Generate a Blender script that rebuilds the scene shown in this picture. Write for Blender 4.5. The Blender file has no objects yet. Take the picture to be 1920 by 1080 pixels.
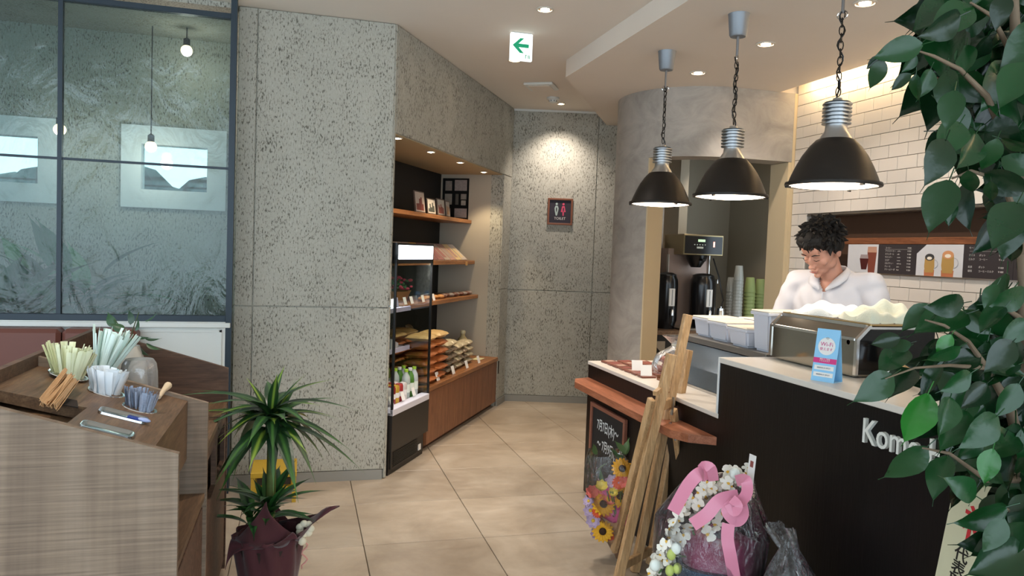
import bpy, bmesh, math, random
import numpy as np
from mathutils import Vector, Matrix, Euler
random.seed(7)
S = bpy.context.scene
COL = S.collection
PI = math.pi
# ------------------------------------------------------------------ camera
FPX, EYE = 1421.0, 1.45
dA = np.array([5090., -118., -FPX]); dB = np.array([-395., 84., -FPX])
_Y = dB / np.linalg.norm(dB); _X = dA - _Y * (dA @ _Y); _X /= np.linalg.norm(_X); _Z = np.cross(_X, _Y)
RM = np.array([_X, _Y, _Z])
cam = bpy.data.cameras.new('camera'); camo = bpy.data.objects.new('camera', cam); COL.objects.link(camo)
cam.lens = FPX * 36 / 1920; cam.sensor_width = 36; cam.clip_start = 0.02
camo.matrix_world = Matrix([[*RM[0], 0], [*RM[1], 0], [*RM[2], EYE], [0, 0, 0, 1]])
S.camera = camo
# ------------------------------------------------------------------ sky, exposure
S.view_settings.view_transform = 'Standard'; S.view_settings.look = 'None'
S.view_settings.gamma = 1; S.view_settings.use_curve_mapping = False
S.view_settings.exposure = 0.35
W = bpy.data.worlds.new('overcast_sky'); S.world = W; W.use_nodes = True
nt = W.node_tree; bg = nt.nodes['Background']
bg.inputs['Color'].default_value = (0.75, 0.89, 1.0, 1); bg.inputs['Strength'].default_value = 3.0
WARM = (1.0, 0.87, 0.76); WARM2 = (1.0, 0.72, 0.42)
DROP_Z, CEIL_Z = 2.68, 2.8
def lamp(name, kind, loc, power, color=WARM, rot=(0, 0, 0), parent=None, **k):
    l = bpy.data.lights.new(name, kind); l.energy = power; l.color = color
    for a, b in k.items(): setattr(l, a, b)
    o = bpy.data.objects.new(name, l); COL.objects.link(o); o.location = loc; o.rotation_euler = rot
    if parent: o.parent = parent
    return o
# ------------------------------------------------------------------ points from the photograph
def ray(u, v): return RM @ np.array([u - 960, 540 - v, -FPX])
def Uz(u, v, z): d = ray(u, v); t = (z - EYE) / d[2]; return Vector((d[0]*t, d[1]*t, z))
def Ux(u, v, x): d = ray(u, v); t = x / d[0]; return Vector((x, d[1]*t, EYE + d[2]*t))
def Uy(u, v, y): d = ray(u, v); t = y / d[1]; return Vector((d[0]*t, y, EYE + d[2]*t))
NO = Vector((.530, 4.70, 0)); NA = math.radians(58.9)
NM = Matrix.Translation(NO) @ Matrix.Rotation(NA, 4, 'Z')      # niche frame: x along the wall, y into it
def Un(u, v, t=0.0):
    d = Vector(ray(u, v)); c = NM.inverted() @ Vector((0, 0, EYE)); dd = NM.inverted().to_3x3() @ d
    k = (t - c.y) / dd.y; return Vector((c.x + dd.x*k, t, c.z + dd.z*k))
# ------------------------------------------------------------------ materials
def lin(h):
    h = h.lstrip('#'); c = [int(h[i:i+2], 16)/255 for i in (0, 2, 4)]
    return tuple(((x + .055)/1.055)**2.4 if x > .04045 else x/12.92 for x in c) + (1,)
MATS = {}
class NT:
    def __init__(s, name):
        s.m = bpy.data.materials.new(name); s.m.use_nodes = True; s.t = s.m.node_tree; s.n = s.t.nodes
        s.b = s.n['Principled BSDF']; s.out = s.n['Material Output']
    def new(s, kind, **k):
        x = s.n.new(kind)
        for a, b in k.items():
            if a.startswith('_'): x.inputs[a[1:].replace('_', ' ')].default_value = b
            else: setattr(x, a, b)
        return x
    def link(s, a, b): s.t.links.new(a, b)
    def pos(s, sc=(1, 1, 1), obj=False, rot=(0, 0, 0)):
        g = s.new('ShaderNodeTexCoord').outputs['Object'] if obj else s.new('ShaderNodeNewGeometry').outputs['Position']
        mp = s.new('ShaderNodeMapping'); mp.inputs['Scale'].default_value = sc; mp.inputs['Rotation'].default_value = rot
        s.link(g, mp.inputs['Vector']); return mp.outputs['Vector']
    def noise(s, vec, scale, detail=4, rough=.55, dist=0):
        x = s.new('ShaderNodeTexNoise'); x.inputs['Scale'].default_value = scale; x.inputs['Detail'].default_value = detail
        x.inputs['Roughness'].default_value = rough; x.inputs['Distortion'].default_value = dist
        s.link(vec, x.inputs['Vector']); return x.outputs['Fac']
    def ramp(s, fac, stops, interp='LINEAR'):
        x = s.new('ShaderNodeValToRGB'); x.color_ramp.interpolation = interp; e = x.color_ramp.elements
        while len(e) < len(stops): e.new(.5)
        for i, (p, c) in enumerate(stops): e[i].position = p; e[i].color = lin(c) if isinstance(c, str) else (c, c, c, 1)
        s.link(fac, x.inputs['Fac']); return x.outputs['Color']
    def mix(s, fac, a, b, mode='MIX'):
        x = s.new('ShaderNodeMix', data_type='RGBA', blend_type=mode)
        for sock, v in ((x.inputs[0], fac), (x.inputs[6], a), (x.inputs[7], b)):
            if hasattr(v, 'is_linked') or hasattr(v, 'links'): s.link(v, sock)
            else: sock.default_value = v
        return x.outputs[2]
    def bump(s, h, strength=.3, dist=.01):
        x = s.new('ShaderNodeBump'); x.inputs['Strength'].default_value = strength; x.inputs['Distance'].default_value = dist
        s.link(h, x.inputs['Height']); s.link(x.outputs['Normal'], s.b.inputs['Normal']); return x.outputs['Normal']
    def col(s, c): s.link(c, s.b.inputs['Base Color'])
def M(name, color='#808080', rough=.5, metal=0, spec=.5, noise=0, nscale=20, bump=0, bscale=60, emit=None, es=0, alpha=1, trans=0, coat=0, sheen=0, sss=0, rnd=0, ior=1.45, bd=.003):
    if name in MATS: return MATS[name]
    k = NT(name); b = k.b
    b.inputs['Base Color'].default_value = lin(color); b.inputs['Roughness'].default_value = rough
    b.inputs['Metallic'].default_value = metal; b.inputs['Specular IOR Level'].default_value = spec
    b.inputs['IOR'].default_value = ior
    if coat: b.inputs['Coat Weight'].default_value = coat
    if sheen: b.inputs['Sheen Weight'].default_value = sheen
    if trans: b.inputs['Transmission Weight'].default_value = trans
    if sss: b.inputs['Subsurface Weight'].default_value = sss; b.inputs['Subsurface Radius'].default_value = (.01, .004, .002)
    if alpha < 1: b.inputs['Alpha'].default_value = alpha
    if emit: b.inputs['Emission Color'].default_value = lin(emit); b.inputs['Emission Strength'].default_value = es
    if noise or rnd:
        c = lin(color)
        v = k.pos()
        dark = tuple(x*(1-noise) for x in c[:3]) + (1,); lite = tuple(min(1, x*(1+noise)) for x in c[:3]) + (1,)
        r = k.mix(k.noise(v, nscale), dark, lite)
        if rnd:
            oi = k.new('ShaderNodeObjectInfo'); hs = k.new('ShaderNodeHueSaturation')
            mr = k.new('ShaderNodeMapRange'); mr.inputs[3].default_value = 1-rnd; mr.inputs[4].default_value = 1+rnd
            k.link(oi.outputs['Random'], mr.inputs[0]); k.link(mr.outputs[0], hs.inputs['Value']); k.link(r, hs.inputs['Color']); r = hs.outputs[0]
        k.col(r)
    if bump: k.bump(k.noise(k.pos(), bscale, 3), bump, bd)
    MATS[name] = k.m; return k.m
def wood(name, a, b, c, axis='x', scale=1.0, rough=.5, saw=0.0, obj=True, spec=.4):
    if name in MATS: return MATS[name]
    k = NT(name)
    st = {'x': (1.2, 14, 14), 'y': (14, 1.2, 14), 'z': (14, 14, 1.2)}[axis]
    v = k.pos(tuple(q*scale for q in st), obj=obj)
    n1 = k.noise(v, 2.2, 6, .6, 1.2)
    r = k.ramp(n1, [(.3, a), (.5, b), (.68, c)])
    v2 = k.pos(tuple(q*scale*6 for q in st), obj=obj); n2 = k.noise(v2, 2.5, 3, .6)
    f = k.ramp(n2, [(.35, .72), (.6, 1.0)]); r = k.mix(1.0, r, f, 'MULTIPLY')
    h = n2
    if saw:
        v3 = k.pos((5, 5, 260) if axis != 'z' else (260, 260, 4), obj=obj); n3 = k.noise(v3, 1.0, 2, .5, .4)
        g = k.ramp(n3, [(.35, 1 - saw), (.6, 1.0)]); r = k.mix(1.0, r, g, 'MULTIPLY'); h = n3
    k.col(r); k.bump(h, .25, .002); k.b.inputs['Roughness'].default_value = rough; k.b.inputs['Specular IOR Level'].default_value = spec
    MATS[name] = k.m; return k.m
def concrete(name, base='#b1afa4', dark='#66645b', light='#c4c3b9', amt=1.0):
    k = NT(name)
    v = k.pos((1, 1, .38)); n = k.noise(v, 120, 4, .62, .35)
    big = k.noise(k.pos(), 7, 3, .5); thr = k.new('ShaderNodeMath', operation='MULTIPLY_ADD'); thr.inputs[1].default_value = .22; thr.inputs[2].default_value = -.11
    k.link(big, thr.inputs[0]); ad = k.new('ShaderNodeMath', operation='ADD'); k.link(n, ad.inputs[0]); k.link(thr.outputs[0], ad.inputs[1])
    c = k.ramp(ad.outputs[0], [(.36, dark), (.46, base), (.58, base), (.75, light)])
    g = k.ramp(k.noise(k.pos((1, 1, .3)), 2.3, 4), [(.3, .90), (.7, 1.0)])
    k.col(k.mix(1.0, c, g, 'MULTIPLY')); k.bump(ad.outputs[0], .5, .006); k.b.inputs['Roughness'].default_value = .85
    k.b.inputs['Specular IOR Level'].default_value = .2
    MATS[name] = k.m; return k.m
m_conc = concrete('fibre_concrete')
m_plast = M('ceiling_paint', '#e0d8ce', .9, spec=.1, noise=.03, nscale=3)
m_plast2 = M('drop_ceiling_paint', '#dcd2c6', .85, spec=.15, noise=.03, nscale=3)
m_white = M('white_paint', '#d9dcd8', .7)
def mortar():
    k = NT('mortar_finish'); v = k.pos((1, 1, 1.6)); a = k.noise(v, 3.2, 6, .65, .8)
    k.col(k.ramp(a, [(.3, '#8e8881'), (.5, '#a39d95'), (.72, '#b5aea5')])); k.bump(a, .15, .01); k.b.inputs['Roughness'].default_value = .65; return k.m
m_mort = mortar()
def tilefloor():
    k = NT('floor_tile'); v = k.pos((1, 1, 1)); a = k.noise(v, 2.2, 7, .62, .5); b = k.noise(k.pos((1, 3.5, 1)), 6, 5, .7)
    c = k.ramp(a, [(.28, '#968673'), (.5, '#ac9d8a'), (.72, '#bfb2a0')]); c2 = k.ramp(b, [(.35, .88), (.65, 1.0)])
    c = k.mix(1.0, c, c2, 'MULTIPLY')
    oi = k.new('ShaderNodeObjectInfo'); hs = k.new('ShaderNodeHueSaturation'); mr = k.new('ShaderNodeMapRange'); mr.inputs[3].default_value = .93; mr.inputs[4].default_value = 1.07
    k.link(oi.outputs['Random'], mr.inputs[0]); k.link(mr.outputs[0], hs.inputs['Value']); k.link(c, hs.inputs['Color']); k.col(hs.outputs[0])
    rr = k.ramp(b, [(.3, .32), (.7, .5)]); k.link(rr, k.b.inputs['Roughness']); k.bump(b, .06, .003); k.b.inputs['Specular IOR Level'].default_value = .45; return k.m
m_ftile = tilefloor()
m_grout = M('grout_grey', '#7d7264', .9)
m_tile = M('glazed_white_tile', '#d8d0c6', .22, spec=.5, rnd=.03, noise=.02, nscale=8, bump=.05, bscale=9, bd=.004)
m_tgrout = M('dark_grout', '#5d554c', .9)
def sawn(name, a, b, c):
    k = NT(name); band = k.noise(k.pos((7, 7, .35), obj=True), 1.6, 3, .5, .6); r = k.ramp(band, [(.3, a), (.5, b), (.7, c)])
    n3 = k.noise(k.pos((3.0, 3.0, 150), obj=True), 1.0, 4, .62, .25); r = k.mix(1.0, r, k.ramp(n3, [(.32, .68), (.62, 1.06)]), 'MULTIPLY')
    n4 = k.noise(k.pos((120, 120, 3), obj=True), 1.0, 2, .5); r = k.mix(1.0, r, k.ramp(n4, [(.3, .95), (.6, 1.0)]), 'MULTIPLY')
    k.col(r); k.bump(n3, .3, .002); k.b.inputs['Roughness'].default_value = .6; k.b.inputs['Specular IOR Level'].default_value = .3; MATS[name] = k.m; return k.m
m_dkwood = sawn('grey_brown_sawn_wood', '#6f5e50', '#82705f', '#907f6f')
m_dkwoodx = wood('brown_sawn_wood', '#513c30', '#664c3c', '#765a48', 'x', 1.0, .6, saw=.15)
m_brown = wood('brown_worktop_wood', '#5a4432', '#70563f', '#83684d', 'y', 1.0, .45)
m_cab = wood('cabinet_veneer', '#71472f', '#87583b', '#976747', 'z', .8, .45)
m_shelf = wood('shelf_wood', '#7c5030', '#9c683f', '#b07a4c', 'x', 1.0, .4)
m_easel = wood('easel_pine', '#b48d60', '#c9a274', '#d8b488', 'z', 1.2, .45)
m_rail = wood('rail_wood', '#8a5236', '#a36446', '#b47455', 'y', 1.0, .4)
m_black = M('black_panel', '#16120f', .35, spec=.4)
m_counter = wood('counter_dark_laminate', '#0b0807', '#0e0a09', '#110c0a', 'z', .5, .4, spec=.25)
m_stone = M('white_worktop', '#d9d2c8', .3, noise=.03, nscale=30)
m_edge = M('white_worktop_edge', '#dfe0de', .35)
m_niche_b = M('niche_black_back', '#141414', .6)
m_niche_w = M('niche_grey_side', '#a09a90', .7)
m_steel = M('brushed_steel', '#b8b6b0', .28, 1, noise=.05, nscale=50)
m_alu = M('cast_aluminium', '#b4b8bc', .32, 1)
m_chrome = M('chrome', '#d8d8d8', .12, 1)
m_frame = M('dark_blue_metal', '#2c3842', .45, .2)
m_bench = M('red_brown_leather', '#6e4238', .45, noise=.1, nscale=8)
m_cream = M('cream_paint', '#c9b694', .7)
m_kit = M('kitchen_wall_paint', '#a09684', .8)
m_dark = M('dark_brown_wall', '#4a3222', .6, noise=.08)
m_plastic_b = M('black_plastic', '#101010', .3)
m_paper = M('white_paper', '#e6e4e0', .8)
def emis(name, color, s):
    if name in MATS: return MATS[name]
    k = NT(name); k.b.inputs['Base Color'].default_value = lin(color) if s < .5 else (.8, .8, .8, 1); k.b.inputs['Emission Color'].default_value = lin(color); k.b.inputs['Emission Strength'].default_value = s
    MATS[name] = k.m; return k.m
def clear(name, tint='#ffffff', refl=.12, rough=.06, bump=0, bscale=20, bd=.01, body=0.0, bodycol='#ffffff', refr=False):
    if name in MATS: return MATS[name]
    k = NT(name); n = k.n; n.remove(k.b)
    tr = k.new('ShaderNodeBsdfTransparent'); tr.inputs['Color'].default_value = lin(tint)
    if refr:
        tr = k.new('ShaderNodeBsdfRefraction'); tr.inputs['Color'].default_value = lin(tint); tr.inputs['IOR'].default_value = 1.25; tr.inputs['Roughness'].default_value = .02
    gl = k.new('ShaderNodeBsdfGlossy'); gl.inputs['Roughness'].default_value = rough
    fr = k.new('ShaderNodeFresnel'); fr.inputs['IOR'].default_value = 1.5
    ad = k.new('ShaderNodeMath', operation='ADD', use_clamp=True); ad.inputs[1].default_value = refl; k.link(fr.outputs[0], ad.inputs[0])
    m1 = k.new('ShaderNodeMixShader'); k.link(ad.outputs[0], m1.inputs[0]); k.link(tr.outputs[0], m1.inputs[1]); k.link(gl.outputs[0], m1.inputs[2]); last = m1
    if body:
        df = k.new('ShaderNodeBsdfDiffuse'); df.inputs['Color'].default_value = lin(bodycol); m2 = k.new('ShaderNodeMixShader'); m2.inputs[0].default_value = body
        k.link(m1.outputs[0], m2.inputs[1]); k.link(df.outputs[0], m2.inputs[2]); last = m2
    k.link(last.outputs[0], k.out.inputs['Surface'])
    if bump:
        h = k.noise(k.pos((1, 1, .45)), bscale, 4, .55, 1.5); bp = k.new('ShaderNodeBump'); bp.inputs['Strength'].default_value = bump; bp.inputs['Distance'].default_value = bd
        k.link(h, bp.inputs['Height']); k.link(bp.outputs[0], gl.inputs['Normal'])
        if refr: k.link(bp.outputs[0], tr.inputs['Normal'])
    MATS[name] = k.m; return k.m
m_glass = clear('clear_glass', '#eef4f2', .03, .02)
m_cello = clear('cellophane', '#fafafa', .03, .08, 1.0, 24, .02, .02)
m_cup = clear('clear_plastic', '#e8e8e8', .08, .1, body=.18)
# ------------------------------------------------------------------ mesh helpers
class MB:
    def __init__(s): s.b = bmesh.new()
    def verts(s, vs, fs, mi=0):
        v = [s.b.verts.new(p) for p in vs]; out = []
        for f in fs:
            try: q = s.b.faces.new([v[i] for i in f]); q.material_index = mi; out.append(q)
            except ValueError: pass
        return v
    def box(s, x0, y0, z0, x1, y1, z1, bev=0, mat=None, mi=0):
        x0, x1 = sorted((x0, x1)); y0, y1 = sorted((y0, y1)); z0, z1 = sorted((z0, z1))
        t = bmesh.new(); vs = [t.verts.new(p) for p in ((x0,y0,z0),(x1,y0,z0),(x1,y1,z0),(x0,y1,z0),(x0,y0,z1),(x1,y0,z1),(x1,y1,z1),(x0,y1,z1))]
        for f in ((0,3,2,1),(4,5,6,7),(0,1,5,4),(1,2,6,5),(2,3,7,6),(3,0,4,7)): t.faces.new([vs[i] for i in f])
        if bev: bmesh.ops.bevel(t, geom=t.edges[:], offset=bev, segments=1, affect='EDGES')
        return s.merge(t, mat, mi)
    def merge(s, t, mat=None, mi=0):
        if mat is not None: bmesh.ops.transform(t, matrix=mat, verts=t.verts)
        mp = {v: s.b.verts.new(v.co) for v in t.verts}
        for f in t.faces:
            q = s.b.faces.new([mp[v] for v in f.verts]); q.material_index = mi or f.material_index
        t.free(); return s
    def bar(s, p, q, w, d=None, up=(0, 0, 1), bev=0, mi=0):
        p, q = Vector(p), Vector(q); d = d or w; z = (q-p).normalized(); L = (q-p).length
        u = Vector(up)
        if abs(z.dot(u)) > .98: u = Vector((1, 0, 0))
        x = u.cross(z).normalized(); y = z.cross(x)
        m = Matrix([[x[i], y[i], z[i], p[i]] for i in range(3)] + [[0, 0, 0, 1]])
        return s.box(-w/2, -d/2, 0, w/2, d/2, L, bev, m, mi)
    def tube(s, pts, r, n=8, cap=True, mi=0):
        pts = [Vector(p) for p in pts]; rs = r if isinstance(r, (list, tuple)) else [r]*len(pts); rings = []; up = None
        for i, p in enumerate(pts):
            a = pts[max(i-1, 0)]; c = pts[min(i+1, len(pts)-1)]; t = (c-a).normalized()
            if up is None: up = Vector((0, 0, 1)) if abs(t.z) < .95 else Vector((1, 0, 0))
            x = up.cross(t).normalized(); y = t.cross(x); up = y
            if abs(up.dot(t)) > .99: up = Vector((1, 0, 0))
            rings.append([s.b.verts.new(p + (x*math.cos(2*PI*k/n) + y*math.sin(2*PI*k/n))*rs[i]) for k in range(n)])
        for a, c in zip(rings, rings[1:]):
            for k in range(n): s.b.faces.new((a[k], a[(k+1) % n], c[(k+1) % n], c[k])).material_index = mi
        if cap: s.b.faces.new(rings[0][::-1]).material_index = mi; s.b.faces.new(rings[-1]).material_index = mi
        return s
    def lathe(s, prof, n=24, c=(0, 0, 0), cap=True, mi=0, arc=2*PI, sx=1, sy=1):
        rings = []; full = abs(arc - 2*PI) < 1e-6; cnt = n if full else n+1
        for r, z in prof: rings.append([s.b.verts.new((c[0]+sx*r*math.cos(arc*k/n), c[1]+sy*r*math.sin(arc*k/n), c[2]+z)) for k in range(cnt)])
        for a, d in zip(rings, rings[1:]):
            for k in range(n):
                if full: s.b.faces.new((a[k], a[(k+1) % n], d[(k+1) % n], d[k])).material_index = mi
                else: s.b.faces.new((a[k], a[k+1], d[k+1], d[k])).material_index = mi
        if cap and full:
            if prof[0][0] > 1e-5: s.b.faces.new(rings[0][::-1]).material_index = mi
            if prof[-1][0] > 1e-5: s.b.faces.new(rings[-1]).material_index = mi
        return s
    def prism(s, poly, lo, hi, axis='y', mi=0):
        f = {'y': lambda a, b, c: (a, c, b), 'z': lambda a, b, c: (a, b, c), 'x': lambda a, b, c: (c, a, b)}[axis]
        n = len(poly); v = [s.b.verts.new(f(a, b, lo)) for a, b in poly] + [s.b.verts.new(f(a, b, hi)) for a, b in poly]
        s.b.faces.new(v[:n][::-1]).material_index = mi; s.b.faces.new(v[n:]).material_index = mi
        for k in range(n): s.b.faces.new((v[k], v[(k+1) % n], v[n+(k+1) % n], v[n+k])).material_index = mi
        return s
    def ball(s, c, r, n=12, m=8, sc=(1, 1, 1), mi=0, mat=None):
        t = bmesh.new(); bmesh.ops.create_uvsphere(t, u_segments=n, v_segments=m, radius=1)
        X = Matrix.Translation(c) @ (mat or Matrix()) @ Matrix.Diagonal((r*sc[0], r*sc[1], r*sc[2], 1))
        return s.merge(t, X, mi)
    def patch(s, fn, nu, nv, mi=0, thick=0):
        g = [[s.b.verts.new(fn(i/nu, j/nv)) for j in range(nv+1)] for i in range(nu+1)]
        for i in range(nu):
            for j in range(nv): s.b.faces.new((g[i][j], g[i+1][j], g[i+1][j+1], g[i][j+1])).material_index = mi
        return s
    def mesh(s, name, mats, smooth=False, inv=None):
        bmesh.ops.recalc_face_normals(s.b, faces=s.b.faces)
        if inv is not None: bmesh.ops.transform(s.b, matrix=inv, verts=s.b.verts)
        me = bpy.data.meshes.new(name); s.b.to_mesh(me); s.b.free()
        for m in (mats if isinstance(mats, (list, tuple)) else [mats]): me.materials.append(m)
        if smooth:
            me.polygons.foreach_set('use_smooth', [True]*len(me.polygons))
            try: me.set_sharp_from_angle(angle=math.radians(smooth if smooth is not True else 45))
            except Exception: pass
        return me
def part(name, mb, mat, parent=None, smooth=False, W=False, label=None, mw=None, mods=None, solid=0):
    """one mesh object; W: the shape was given in world coordinates"""
    inv = None
    if parent is not None and W: inv = wm(parent).inverted()
    me = mb.mesh(name, mat, smooth, inv)
    o = bpy.data.objects.new(name, me); COL.objects.link(o)
    if parent is not None: o.parent = parent
    if mw is not None: o.matrix_local = mw
    if label: o['label'] = label
    if solid:
        sm = o.modifiers.new('thickness', 'SOLIDIFY'); sm.thickness = solid; sm.offset = 0
    return o
def wm(o):
    m = o.matrix_basis.copy()
    p = o.parent
    while p: m = p.matrix_basis @ m; p = p.parent
    return m
def thing(name, label, cat, loc=(0, 0, 0), rz=0, group=None, mw=None):
    o = bpy.data.objects.new(name, None); COL.objects.link(o); o.empty_display_size = .05
    o.location = loc; o.rotation_euler = (0, 0, rz)
    if mw is not None: o.matrix_world = mw; o.matrix_basis = mw
    o['label'] = label; o['category'] = cat
    if group: o['group'] = group
    return o
def tag(o, label, cat, group=None, kind=None):
    o['label'] = label; o['category'] = cat
    if group: o['group'] = group
    if kind: o['kind'] = kind
    return o
def solo(name, mb, mat, label, cat, group=None, smooth=False, mw=None, solid=0):
    """a thing of one mesh, given in world (or mw) coordinates; origin moved to its base"""
    if mw is not None: bmesh.ops.transform(mb.b, matrix=mw, verts=mb.b.verts)
    co = [v.co for v in mb.b.verts]
    c = Vector(((min(v.x for v in co)+max(v.x for v in co))/2, (min(v.y for v in co)+max(v.y for v in co))/2, min(v.z for v in co)))
    o = part(name, mb, mat, None, smooth, solid=solid) if False else None
    me = mb.mesh(name, mat, smooth, Matrix.Translation(-c)); o = bpy.data.objects.new(name, me); COL.objects.link(o); o.location = c
    if solid:
        sm = o.modifiers.new('thickness', 'SOLIDIFY'); sm.thickness = solid; sm.offset = 0
    return tag(o, label, cat, group)
def struct(name, mb, mat, parent=None, smooth=False, mw=None):
    o = part(name, mb, mat, parent, smooth)
    if mw is not None: o.matrix_basis = mw
    if parent is None: o['kind'] = 'structure'
    return o
def dup(root, loc=None, rz=None, label=None, group=None, mw=None):
    r = root.copy(); COL.objects.link(r)
    if mw is not None: r.matrix_basis = mw
    if loc is not None: r.location = loc
    if rz is not None: r.rotation_euler = (0, 0, rz)
    if label: r['label'] = label
    if group: r['group'] = group
    for ch in list(root.children):
        c = ch.copy(); COL.objects.link(c); c.parent = r
        for g in list(ch.children):
            d = g.copy(); COL.objects.link(d); d.parent = c
    return r
def piece(name, me, parent, mw):
    o = bpy.data.objects.new(name, me); COL.objects.link(o); o.parent = parent; o.matrix_basis = mw; return o
def text(name, body, size, mat, mw, parent=None, extrude=.0015, align='CENTER', label=None, sx=1.0, bold=0):
    c = bpy.data.curves.new(name, 'FONT'); c.body = body; c.size = size; c.extrude = extrude; c.align_x = align; c.align_y = 'CENTER'; c.offset = bold
    c.resolution_u = 3
    t = bpy.data.objects.new(name, c); COL.objects.link(t)
    dg = bpy.context.evaluated_depsgraph_get(); dg.update()
    me = bpy.data.meshes.new_from_object(t.evaluated_get(dg)); bpy.data.objects.remove(t); bpy.data.curves.remove(c)
    me.materials.clear(); me.materials.append(mat); me.name = name
    o = bpy.data.objects.new(name, me); COL.objects.link(o)
    if parent: o.parent = parent
    o.matrix_basis = mw @ Matrix.Diagonal((sx, 1, 1, 1))
    if label: o['label'] = label
    return o
def frame3(o, x, y):          # matrix from origin and the x and y directions
    x = Vector(x).normalized(); y = Vector(y); z = x.cross(y).normalized(); y = z.cross(x)
    return Matrix([[x[i], y[i], z[i], o[i]] for i in range(3)] + [[0, 0, 0, 1]])
def evalmesh(o):
    dg = bpy.context.evaluated_depsgraph_get(); dg.update()
    me = bpy.data.meshes.new_from_object(o.evaluated_get(dg)); o.modifiers.clear(); o.data = me
    me.polygons.foreach_set('use_smooth', [True]*len(me.polygons)); return o
R = random.uniform
# ================================================================== the room
b = MB().box(-3.7, -1.6, -.12, 4.2, 8.2, -.012); floor = struct('floor', b, m_grout)
PT = .6
def tile_me(name, w, d, h, mat, bev=.0025):
    return MB().box(-w/2, -d/2, 0, w/2, d/2, h, bev).mesh(name, mat)
tme = tile_me('tile', PT-.005, PT-.005, .012, m_ftile, .002)
for i in range(-5, 6):
    for j in range(-1, 6):
        x, y = .323 + (i+.5)*.5985, 3.65 + (j+.5)*.6
        if x < -2.7 or x > 3.45: continue
        piece('tile', tme, floor, Matrix.Translation((x, y, -.012)))
b = MB()
for i in range(-7, 7):
    for j in range(-9, 8):
        x, y = .323 + (i+.5)*.5985, 3.65 + (j+.5)*.6
        if -2.7 <= x <= 3.45 and -1 <= j < 6: continue
        if x > 4 or x < -3.7 or y > 8: continue
        b.box(x-PT/2+.003, y-PT/2+.003, -.012, x+PT/2-.003, y+PT/2-.003, 0)
o = part('tiles_beyond', b, m_ftile, floor); o['kind'] = 'stuff'

struct('ceiling', MB().box(-3.7, -1.3, CEIL_Z, 4.2, 8.2, CEIL_Z+.1), m_plast)
dp = [(1.76, -1.3), (3.34, -1.3), (3.34, 4.93), (3.75, 4.93), (3.75, 7.4), (3.14, 7.4), (1.76, 5.1)]
struct('ceiling_drop', MB().prism(dp, DROP_Z, CEIL_Z, 'z'), m_plast2)

# concrete wall to the left of the niche, of panels
wl = struct('wall_left', MB().box(-.375, .012, 0, .47, .22, CEIL_Z), m_conc)
wl.location = (0, 4.70, 0)
# rebuild panels with a real thickness
def panelset(parent, rects, y0=0.0, y1=.014, mat=m_conc, g=.003):
    for (x0, x1, z0, z1) in rects:
        part('panel', MB().box(x0+g, y0, z0+g, x1-g, y1, z1-g, .0025), mat, parent)
panelset(wl, [(-.375, -.27, .06, 1.07), (-.27, .527, .06, 1.07), (-.375, -.27, 1.07, CEIL_Z), (-.27, .527, 1.07, CEIL_Z)])
struct('baseboard_left', MB().box(-.375, 4.692, 0, .515, 4.71, .06), M('grey_baseboard', '#8d8b84', .5))
# niche wall (local frame: x along, y into the wall)
NS0, NS1, NSE, NZ0, NZ1, ND = .03, 2.42, 2.70, .0, 2.148, .615
b = MB(); b.box(0.02, .014, 0, NS0, .12, CEIL_Z).box(NS1, .014, 0, NSE, .12, CEIL_Z).box(NS0, .014, NZ1, NS1, .12, CEIL_Z)
wn = struct('wall_niche', b, m_conc, mw=NM)
panelset(wn, [(0.0, NS0, .0, 1.08), (0.0, NS0, 1.08, CEIL_Z), (NS1, NSE-.02, .06, 1.09), (NS1, NSE-.02, 1.09, NZ1), (NS0, 1.30, NZ1, CEIL_Z), (1.30, NS1, NZ1, CEIL_Z), (NS1, NSE-.02, NZ1, CEIL_Z)])
b = MB().box(NS1, .12, 0, NS1+.05, ND+.05, NZ1+.05).box(NS0-.05, .12, 0, NS0, ND+.05, NZ1+.05)
part('niche_side', b, M('niche_side_paint', '#b3aa9a', .75), wn)
part('niche_back', MB().box(NS0-.05, ND, 0, NS1+.05, ND+.05, NZ1+.05), m_niche_b, wn)
part('niche_soffit', MB().box(NS0, .016, NZ1-.004, NS1, ND, NZ1+.03), M('niche_soffit_paint', '#b5a383', .7), wn)
struct('baseboard_niche', MB().box(NS1, -.01, 0, NSE-.02, .006, .06), M('grey_baseboard'), mw=NM)
# flush handle in the strip of wall at the right of the niche
t = thing('flush_handle', 'small dark slot handle set in the concrete strip right of the shelf niche', 'handle', mw=NM @ Matrix.Translation((2.455, 0, .30)))
part('plate', MB().box(-.014, -.004, 0, .014, .003, .12, .002), M('bronze_metal', '#3a2e22', .4, .8), t)
part('recess', MB().box(-.006, -.0055, .012, .006, -.0035, .108), m_plastic_b, t)
# back wall
bw0, bw1 = Vector((1.905, 7.03, 0)), Vector((3.30, 6.655, 0)); ba = math.atan2(bw1.y-bw0.y, bw1.x-bw0.x)
BM = Matrix.Translation(bw0) @ Matrix.Rotation(ba, 4, 'Z')
def Ub(u, v, t=0.0):
    d = Vector(ray(u, v)); c = BM.inverted() @ Vector((0, 0, EYE)); dd = BM.inverted().to_3x3() @ d
    k = (t - c.y) / dd.y; return Vector((c.x + dd.x*k, t, c.z + dd.z*k))
wb = struct('wall_back', MB().box(-.1, .014, 0, 1.44, .15, CEIL_Z), m_conc, mw=BM)
sx = Ub(1112, 500).x
panelset(wb, [(-.02, sx, .06, 1.08), (sx, 1.42, .06, 1.08), (-.02, sx, 1.08, CEIL_Z), (sx, 1.42, 1.08, CEIL_Z)])
struct('baseboard_back', MB().box(-.02, -.012, 0, 1.42, .004, .06), M('grey_baseboard'), mw=BM)
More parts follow.
